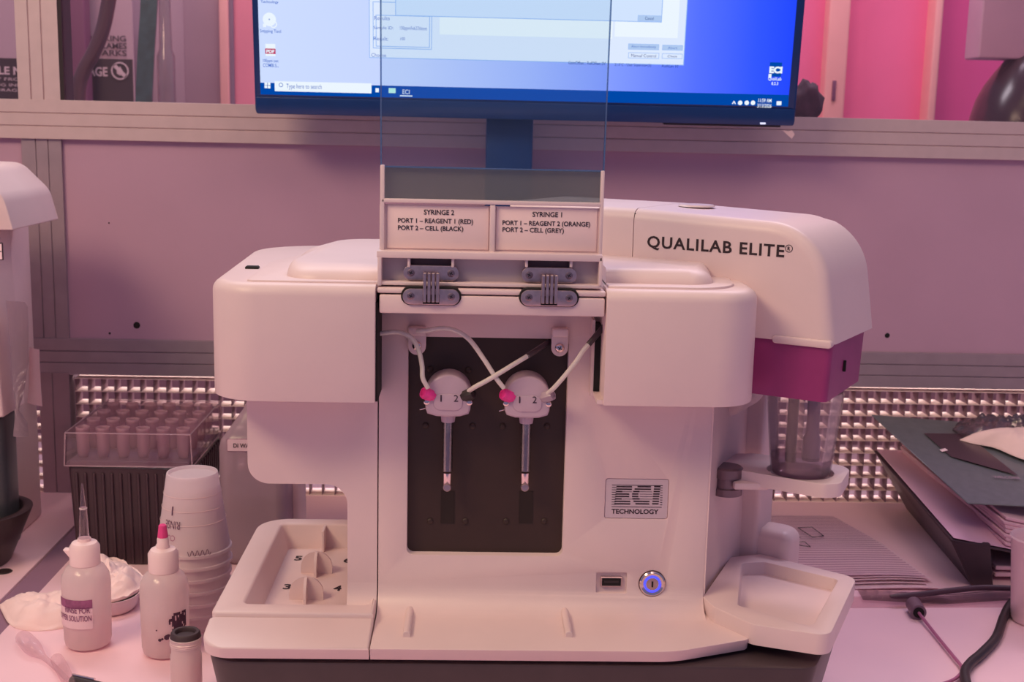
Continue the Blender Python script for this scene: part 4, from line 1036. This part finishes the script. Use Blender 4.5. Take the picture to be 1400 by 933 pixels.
wrap('1', first, rc, .0345, -.48, .0012, .0065, PEN, True); wrap('RINSE', first, rc, .0245, -.46, .0130, .0058, PEN, True); wrap('CUP', first, rc, .0150, -.52, .0095, .0042, mat('marker_faint', (176, 120, 146), .7), True)
obj('scribble', tube([((rc(.004)+.0004)*math.sin(a), -(rc(.004)+.0004)*math.cos(a), .0045+.0022*math.sin(a*46)) for a in [(.05+.018*k) for k in range(36)]], .00022, 5), PEN, first)
# ---- dropper bottles
def dropper(loc, label, grp):
    t = thing('dropper_bottle', label, 'bottle', loc, grp)
    x, y, z = loc
    obj('body', lathe([(0, .0004), (.0125, .0004), (.0152, .002), (.0162, .006), (.0166, .030), (.0168, .047), (.0160, .053), (.0130, .0585), (.0098, .0608), (.0098, .063), (0, .063)], loc, 40), MILK, t)
    obj('fluid', lathe([(0, .0012), (.0120, .0014), (.0150, .004), (.0156, .020), (0, .020)], loc, 36), clear('bottle_fluid', (.96, .9, .92), .05, .45, (250, 216, 222)), t)
    obj('cap', lathe([(.0098, .0605), (.0104, .0612), (.0104, .0735), (.0085, .0765), (.0045, .0775), (.0045, .0795), (0, .0795)], loc, 32), MILKCAP, t)
    return t
MILKCAP = mat('milky_cap', (246, 218, 218), .4, nscale=60, namt=.02)
l1 = (-.2693, .124, 0)
d1 = dropper(l1, 'small plastic bottle with a pointed pipette tip on its cap and a printed label', None)
obj('tip', lathe([(.0040, .0790), (.0044, .0800), (.0036, .0802), (.0031, .0925), (.0026, .0995), (.0023, .1010), (.0006, .1190), (0, .1190)], l1, 20), CLEAR, d1, 'clear pipette tip')
obj('tip', lathe([(.0026, .1005), (.0028, .1012), (.0024, .1018)], l1, 20), MILK, d1, 'step ring of the tip')
obj('cap_lug', bevel(prism([(-.0098, .0655), (-.0145, .0715), (-.0098, .0712)], -.003, .003, lambda a, b, d: (l1[0]+a, l1[1]+d, b)), .0003, 1), MILKCAP, d1)
def band(loc, a0, a1, z0, z1, r_, m, parent, name, n=16):
    bm = bmesh.new(); prev = None
    for k in range(n+1):
        a = a0+(a1-a0)*k/n; P_ = [bm.verts.new((loc[0]+r*math.sin(a), loc[1]-r*math.cos(a), z)) for r, z in ((r_, z0), (r_, z1))]
        if prev: bm.faces.new((prev[0], P_[0], P_[1], prev[1]))
        prev = P_
    return obj(name, bm, m, parent)
L1M = mat('bottle_label', (238, 206, 212), .5, nscale=80, namt=.03)
band(l1, -1.15, .52, .0185, .0395, .0171, L1M, d1, 'label')
band(l1, -1.15, .52, .0335, .0398, .01722, mat('label_purple', (150, 84, 124), .5, nscale=160, namt=.35), d1, 'label_stripe')
rb = lambda z: .01722
o = wrap('RINSE FOR', d1, rb, .0325, -.12, .0190, .0044, mat('label_purple_ink', (128, 62, 106), .6), bold=.01); o.location = Vector(l1)-ORG[d1]
for o_, s, z_, w_ in ():
    pass
o.data.transform(Matrix.Translation(ORG[d1]-Vector((0, 0, 0))))
o2 = wrap('DROPPER SOLUTION', d1, rb, .0265, -.42, .0310, .0042, MATS['label_purple_ink'], bold=.01); o2.data.transform(Matrix.Translation(ORG[d1])); o2.location = Vector(l1)-ORG[d1]
l2 = (-.2115, .112, 0)
d2 = dropper(l2, 'small plastic bottle with a pink pointed cap and a smeared black label', None)
obj('spout', lathe([(.0042, .0790), (.0040, .0840), (.0028, .0865), (0, .0865)], l2, 18), MILKCAP, d2)
obj('tip_cap', lathe([(.0036, .0850), (.0037, .0855), (.0027, .0935), (.0018, .0942), (0, .0942)], l2, 14), mat('pink_cap', (232, 70, 140), .4), d2, 'pink cap', smooth=20)
SM = mat('smear_ink', (70, 36, 60), .6, nscale=600, namt=.3)
bm = bmesh.new(); random.seed(3)
for iz in range(11):
    for ia in range(16):
        a = .30+ia*.062; z = .0150+iz*.0019
        edge = .12*math.sin(iz*1.3)+.1*(10-iz)*.12
        if a < .62-.02*iz+random.uniform(-.12, .12) or a > 1.22 or random.random() < .10: continue
        r_ = .0172; da, dz = .033, .00105
        j = lambda: random.uniform(-.006, .006)
        flat([(l2[0]+r_*math.sin(aa), l2[1]-r_*math.cos(aa), zz_) for aa, zz_ in ((a-da+j(), z-dz), (a+da+j(), z-dz), (a+da+j(), z+dz), (a-da+j(), z+dz))], bm)
for a, z, s_ in ((.02, .0165, .0012), (.12, .0172, .0009), (.30, .0182, .0020), (.36, .0190, .0016), (-.1, .0235, .0006)):
    flat([(l2[0]+.0172*math.sin(a+s_*60*math.cos(k)), l2[1]-.0172*math.cos(a+s_*60*math.cos(k)), z+s_*math.sin(k)) for k in [i*2*PI/7 for i in range(7)]], bm)
sm_ = obj('smeared_label', bm, SM, d2, 'black smeared print', recalc=False)
# ---- vial
l3 = (-.1795, .036, 0)
vl = thing('vial', 'frosted vial with a black ring cap at the front edge of the picture', 'vial', l3)
obj('body', lathe([(0, .0003), (.0085, .0003), (.0098, .002), (.0099, .0325), (.0092, .0345), (.0092, .0385), (.0097, .039), (.0097, .045), (0, .045)], l3, 36), MILK, vl)
obj('thread', lathe([(.0094, .0400), (.0101, .0406), (.0094, .0412), (.0101, .0420), (.0094, .0428)], l3, 32), MILK, vl)
obj('fluid', lathe([(0, .001), (.009, .002), (.0092, .030), (0, .030)], l3, 28), MATS['bottle_fluid'], vl)
obj('cap_ring', lathe([(.0098, .0448), (.0092, .0478), (.0085, .0486), (.0068, .0486), (.0062, .0478), (.0060, .046), (0, .046)], l3, 36), mat('black_rubber', (62, 46, 52), .6), vl, 'black ring cap')
obj('cap_lip', lathe([(.0098, .0440), (.0102, .0446), (.0098, .0452)], l3, 36), MILK, vl)
# ---- wipes and dish
def cloth(bound, c, H, amp, fr, n=18, seg=56, p=2.2, lift=0, seed=0):
    """a crumpled lump of cloth over an outline; closed underneath"""
    bm = bmesh.new(); B = spline([Vector((x, y, 0)) for x, y in bound]+[Vector((*bound[0], 0))], 8); L_ = len(B)-1
    rows = []
    for i in range(n+1):
        s = i/n; ring = []
        for k in range(seg):
            f = k/seg*L_; q = B[int(f)].lerp(B[(int(f)+1) % (L_+1)], f-int(f)); cc = Vector((c[0], c[1], 0)); q = cc.lerp(q, s)
            nz = noise.turbulence(Vector((q.x*fr, q.y*fr, seed)), 4, True)
            z = lift+H*(1-s**p)+amp*(nz-.45)*(1-.55*s)
            if s > .97: z = lift+.0004+amp*.25*nz
            ring.append(bm.verts.new((q.x, q.y, max(z, lift+.0004))))
            if i == 0: break
        rows.append(ring)
    for A, Bq in zip(rows, rows[1:]):
        for k in range(seg):
            k2 = (k+1) % seg
            if len(A) == 1: bm.faces.new((A[0], Bq[k], Bq[k2]))
            else: bm.faces.new((A[k], Bq[k], Bq[k2], A[k2]))
    low = [bm.verts.new((q.co.x, q.co.y, lift+.0001)) for q in rows[-1]]
    for k in range(seg): bm.faces.new((rows[-1][k], low[k], low[(k+1) % seg], rows[-1][(k+1) % seg]))
    bm.faces.new(low[::-1])
    return bm
WIPE = mat('wipe_fabric', (250, 218, 214), .85, nscale=120, namt=.02)
def zp(x, y, z=.004): q = PZ(x, y, z); return (q.x, q.y)
bd = [zp(-2, 822), zp(20, 812), zp(60, 810), zp(100, 806), zp(120, 812), zp(118, 838), zp(92, 848, .006), zp(50, 853, .006), zp(15, 846, .006)]
single('wipe', cloth(bd, zp(60, 832, .008), .013, .010, 46, p=3.2, seed=1.3), WIPE, 'crumpled white wipe at the left behind the printed label bottle', 'cloth', 'crumpled wipes on the bench', smooth=80)
dc = PZ(150, 832, 0)
dish = thing('petri_dish', 'small shallow white dish behind the two dropper bottles', 'dish', (dc.x, dc.y, 0))
obj('wall', lathe([(0, .0004), (.0180, .0004), (.0205, .003), (.0225, .0125), (.0218, .0125), (.0196, .003), (0, .002)], (dc.x, dc.y, 0), 44), mat('dish_white', (222, 196, 200), .4, nscale=40, namt=.02), dish)
bd = [zp(100, 822, .012), zp(112, 790, .012), zp(128, 760, .014), zp(165, 768, .014), zp(186, 780, .014), zp(197, 792, .013), zp(188, 812, .012), zp(150, 826, .012)]
single('wipe', cloth(bd, zp(150, 797, .018), .010, .016, 70, p=2.6, lift=.0128, seed=7.7), WIPE, 'creased white wipe lying over the small dish in front of the tip box', 'cloth', 'crumpled wipes on the bench', smooth=80)
# ---- transfer pipettes and the pen at the bottom left
def pipette(pts, radii, label):
    P_ = [Vector(p) for p in pts]
    def rr(k):
        f = k*(len(radii)-1); i = min(int(f), len(radii)-2); return radii[i]+(radii[i+1]-radii[i])*(f-i)
    return single('transfer_pipette', tube(P_, rr, 14), CLEAR2, label, 'pipette', 'clear pipettes lying on the bench')
def zq(x, y, z): q = PZ(x, y, z); return q
pipette([zq(26, 868, .005), zq(33, 874, .006), zq(45, 886, .006), zq(54, 894, .004), zq(70, 908, .003), zq(95, 932, .003), zq(125, 962, .003)], [.0015, .0055, .0060, .0050, .0020, .0017, .0017, .0016], 'clear transfer pipette with a long bulb lying at the lower left corner')
pipette([zq(74, 900, .004), zq(79, 904, .005), zq(90, 925, .005), (zq(105, 955, .004))], [.0015, .0042, .0045, .0042, .0030], 'short clear pipette piece beside the longer pipette bulb')
A, B = PZ(99, 931, .004), PZ(160, 946, .004)
pn = thing('pen', 'black pen end showing at the bottom edge of the picture', 'pen', (A.x, A.y, 0))
obj('barrel', tube([A, A.lerp(B, .1), B], .0036, 14, smooth=False), BLACK, pn); obj('clip', tube([A+Vector((0, .001, .0038)), A.lerp(B, .5)+Vector((0, .001, .0042))], .0009, 8, smooth=False), CHROME, pn, 'chrome clip')

# ================================================================== RIGHT SIDE OF THE BENCH
# printed document
px0, px1, py0, py1 = .19, .352, .262, .425
doc = thing('document', 'stack of printed pages with a small diagram behind the sample tray', 'document', ((px0+px1)/2, (py0+py1)/2, 0))
def page(z, dx, dy, m, curl=.0):
    bm = bmesh.new(); n, n2 = 24, 20; rows = []
    for i in range(n+1):
        r = []
        for k in range(n2+1):
            u, v_ = k/n2, i/n; x = px0+dx+(px1-px0)*u + .036*(1-v_)*u*.9; y = py0+dy+(py1-py0)*v_
            zz_ = z+.0010*math.sin(u*9)*(1-v_)**3+curl*max(0, (.12-v_)/.12)**2*(.4+.6*math.sin(u*5+z*900)) + .006*math.sin(v_*PI)**2*0.5
            r.append(bm.verts.new((x, y, zz_)))
        rows.append(r)
    for A, B in zip(rows, rows[1:]):
        for k in range(n2): bm.faces.new((A[k], A[k+1], B[k+1], B[k]))
    bmesh.ops.solidify(bm, geom=bm.faces[:], thickness=.0003)
    return bm
def lines_mat():
    mt = mat('printed_page', (238, 206, 214), .8); nt = mt.node_tree; b = nt.nodes['Principled BSDF']
    tc = nt.nodes.new('ShaderNodeTexCoord'); wv = nt.nodes.new('ShaderNodeTexWave'); wv.bands_direction = 'Y'; wv.inputs['Scale'].default_value = 62; wv.inputs['Distortion'].default_value = .6; wv.inputs['Detail'].default_value = 2
    r = nt.nodes.new('ShaderNodeValToRGB'); r.color_ramp.elements[0].position = .15; r.color_ramp.elements[1].position = .65
    r.color_ramp.elements[0].color = lin((214, 172, 192))+(1,); r.color_ramp.elements[1].color = lin((255, 226, 232))+(1,)
    nt.links.new(tc.outputs['Object'], wv.inputs['Vector']); nt.links.new(wv.outputs['Fac'], r.inputs['Fac']); nt.links.new(r.outputs['Color'], b.inputs['Base Color'])
    return mt
LM = lines_mat()
for i in range(6): obj('sheet', page(.0004+i*.0011, .004*math.sin(i*1.9)+(.004 if i < 2 else 0), -.016+.003*i-.004*(i == 1), LM if i == 5 else PAPER, .0012 if i > 2 else .0004), LM if i == 5 else PAPER, doc)
bm = bmesh.new()
def dline(pts, th=.6):
    for (xa, ya), (xb, yb2) in zip(pts, pts[1:]):
        tube([PZ(xa, ya, .0108), PZ(xb, yb2, .0108)], .00035, 5, bm, False)
dline([(1055, 720), (1065, 727), (1076, 733), (1084, 731), (1075, 723), (1058, 723)]); dline([(1091, 722), (1110, 721), (1126, 733), (1111, 735), (1091, 722)]); dline([(1076, 732), (1085, 737), (1094, 735)])
dline([(1085, 738), (1094, 746), (1108, 748), (1100, 741), (1085, 742)])
obj('diagram', bm, INK, doc, 'black boxes of a diagram')
# folded papers and flat packet beside the document
pk = thing('plastic_packet', 'flat clear plastic packet lying in front of the paper organizer', 'packet', (.385, .232, 0))
for i, (q, zz_) in enumerate((([(1130, 818), (1276, 812), (1300, 822), (1400, 818), (1420, 830), (1150, 831)], .0006), ([(1172, 806), (1300, 812), (1400, 803), (1420, 818), (1290, 826), (1180, 820)], .0024))):
    P_ = [PZ(x, y, zz_) for x, y in q]
    bm = prism([(p.x, p.y) for p in P_], zz_-.0005, zz_+.0004, PLAN); obj('sheet', bm, CLEAR2 if i == 0 else CLEAR, pk)
rod = tube([PZ(1217, 816, .008), PZ(1240, 815, .008), PZ(1300, 808, .008), PZ(1345, 804, .008), PZ(1410, 806, .008)], lambda k: .0012+.0012*min(1, k*8), 12)
single('black_rod', rod, mat('rod_black', (84, 58, 72), .4), 'slim black rod lying across the packet at the foot of the organizer', 'rod')
# organizer with tray papers, folder, paper pile
org = thing('desk_organizer', 'black desk tray organizer holding papers at the right wall', 'organizer', (.46, .36, 0))
BK = mat('organizer_black', (62, 44, 52), .4, nscale=50, namt=.08)
A0 = PZ(1329, 802, 0); A1 = PZ(1240, 697, 0)
T0 = PY(1301, 738, A0.y); T1 = PY(1195, 616, .462)
def quadslab(name, P, off, m, par):
    bm = bmesh.new(); V = [bm.verts.new(p) for p in P]+[bm.verts.new(p+off) for p in P]
    for f in ((0, 1, 2, 3), (7, 6, 5, 4), (0, 4, 5, 1), (1, 5, 6, 2), (2, 6, 7, 3), (3, 7, 4, 0)): bm.faces.new([V[i] for i in f])
    return obj(name, bevel(bm, .0006, 1), m, par)
A0 = Vector(A0); A1 = Vector(A1)
quadslab('side', [A0, A1, T1, T0-Vector((0, 0, .002))], Vector((.004, 0, 0)), BK, org)
S0 = A0+Vector((.018, .0, 0)); S0t = T0+Vector((.034, .002, -.004))
quadslab('front_post', [A0, S0, S0t, T0-Vector((0, 0, .002))], Vector((0, .004, 0)), BK, org)
E0 = PY(1480, 775, A0.y)
TR0, TR1 = Vector((E0.x, A0.y+.006, E0.z)), Vector((T1.x+.14, .462, T1.z-.004))
quadslab('shelf', [T0, TR0, TR1, T1], Vector((0, 0, -.002)), BK, org)
quadslab('bottom', [S0+Vector((.0, .03, .0005)), S0+Vector((.12, .03, .0005)), S0+Vector((.12, .2, .0005)), S0+Vector((0, .2, .0005))], Vector((0, 0, .002)), BK, org)
pl = thing('paper_sheet', 'pink sheet of paper lying in the top tray of the organizer', 'paper', (.45, .36, T0.z))
quadslab('sheet', [T0+Vector((.002, .001, .0008)), TR0+Vector((0, .001, .0008)), TR1+Vector((0, -.001, .0008)), T1+Vector((.002, -.001, .0008))], Vector((0, 0, .0006)), mat('tray_paper', (226, 178, 202), .6, nscale=30, namt=.04), pl)
# pile of papers under the folder
def trayz(x, y):    # height of the tray surface
    n = (TR0-T0).cross(T1-T0); return T0.z-((x-T0.x)*n.x+(y-T0.y)*n.y)/n.z
pp = thing('paper_pile', 'pile of paper pads under the dark green folder', 'paper', (.47, .34, .05))
G0 = PY(1374, 752, .262); G1 = PY(1232, 612, .455)
for i in range(7):
    dx = .0012*math.sin(i*2.3); tk = .0030
    quadslab('pad', [Vector((G0.x+dx, G0.y+.001*i, trayz(G0.x, G0.y)+.0024+i*.0034)), Vector((G0.x+.12, G0.y+.001*i, trayz(G0.x+.12, G0.y)+.0024+i*.0034)), Vector((G1.x+.13, G1.y, trayz(G1.x+.13, G1.y)+.0024+i*.0034)), Vector((G1.x+dx, G1.y, trayz(G1.x, G1.y)+.0024+i*.0034))], Vector((0, 0, tk)), mat('pad_paper', (232, 190, 202), .7, nscale=60, namt=.03), pp)
for i in range(2):
    A = PY(1352, 790, A0.y+.01)
    quadslab('pad', [S0+Vector((.006, .012, .004+i*.006)), S0+Vector((.12, .012, .004+i*.006)), S0+Vector((.11, .16, .004+i*.006)), S0+Vector((.004, .16, .004+i*.006))], Vector((0, 0, .0035)), MATS['pad_paper'], pp)
fo = thing('folder', 'dark green folder lying on the paper pile at right', 'folder', (.46, .35, .08))
H0 = PY(1323, 688, .272); H1 = PY(1191, 567, .458); H2 = PY(1500, 697, .272); H3 = PY(1480, 590, .458)
FG = mat('folder_green', (104, 108, 114), .35, nscale=120, namt=.1)
quadslab('cover', [Vector(H0), Vector(H2), Vector(H3), Vector(H1)], Vector((0, 0, -.0012)), FG, fo)
fn = (Vector(H2)-Vector(H0)).cross(Vector(H1)-Vector(H0)).normalized()
def FP(px, py, d=.0004): r = ray(px, py); k = (Vector(H0)-CAM).dot(fn)/r.dot(fn); return CAM+r*k+fn*d
obj('label', flat([FP(1263, 593), FP(1320, 594), FP(1392, 651), FP(1300, 625)]), mat('folder_label', (74, 52, 62), .25), fo, 'dark glossy label')
obj('label_corner', flat([FP(1284, 616, .0007), FP(1292, 614, .0007), FP(1296, 617, .0007), FP(1288, 619, .0007)]), PAPER, fo)
ex = (FP(1399, 656)-FP(1354, 654)).normalized(); ey = fn.cross(ex)
lettering('WELCOME', FP(1376, 654, .0007), ex, ey, .024, .0045, mat('folder_print', (170, 140, 156), .5), fo, .01)
def fz(x, y): return H0.z-((x-H0.x)*fn.x+(y-H0.y)*fn.y)/fn.z
def oncover(bm, dz=.0006):
    for q in bm.verts: q.co.z += fz(q.co.x, q.co.y)+dz
    return bm
def fq(x, y): q = FP(x, y); return (q.x, q.y)
bd = [fq(1312, 603), fq(1330, 598), fq(1400, 597), fq(1450, 600), fq(1450, 640), fq(1400, 630), fq(1360, 614), fq(1330, 608)]
single('fabric_glove', oncover(cloth(bd, fq(1405, 613), .016, .004, 60, p=3, seed=4.1)), WIPE, 'white fabric glove lying on the dark green folder', 'glove', smooth=80)
bd = [fq(1302, 590), fq(1320, 578), fq(1400, 580), fq(1450, 584), fq(1450, 605), fq(1395, 600), fq(1330, 600)]
single('plastic_bag', oncover(cloth(bd, fq(1370, 590), .013, .014, 90, p=2, seed=9.1), .0003), clear('bag_film', (.78, .70, .74), .35, .22, (190, 160, 172), .1), 'crumpled clear plastic bag on the folder behind the glove', 'bag', smooth=60)
# probe with magenta lead
A = PZ(1250, 828, .006); B = PZ(1256, 838, .006)
pr_ = thing('probe', 'small grey probe with thin magenta lead on the bench at right', 'probe', (B.x, B.y, 0))
ax = (B-A).normalized()
obj('body', tube([A-ax*.003, A, B], .0060, 18, smooth=False), mat('probe_grey', (124, 96, 112), .4), pr_)
obj('end', tube([B-ax*.0005, B+ax*.0006], .0042, 16, smooth=False), GAP, pr_)
obj('lead', tube([B, PZ(1262, 846, .004), PZ(1280, 869, .003), PZ(1302, 896, .003), PZ(1314, 911, .003), PZ(1315, 919, .003), PZ(1305, 929, .003), PZ(1288, 936, .003)], .0012, 10), mat('lead_magenta', (176, 98, 138), .4), pr_, 'thin magenta lead')
cb_ = tube([PZ(x, y, .004) for x, y in ((1430, 812), (1394, 820), (1382, 826), (1372, 845), (1362, 872), (1342, 894), (1326, 908), (1319, 922), (1324, 945))], .0035, 14)
single('power_cable', cb_, BLACK, 'thick black cable curving over the bench at right', 'cable')
A = PZ(1412, 850, 0)
single('paper_cup', lathe([(0, .0005), (.0150, .0005), (.0165, .003), (.0215, .066), (.0226, .0675), (.0218, .069), (.0205, .066), (.0158, .003), (0, .002)], (A.x, A.y, 0), 40), mat('cup_pale', (238, 206, 214), .4, nscale=40, namt=.02), 'pale plastic cup cut off at the right edge', 'cup')
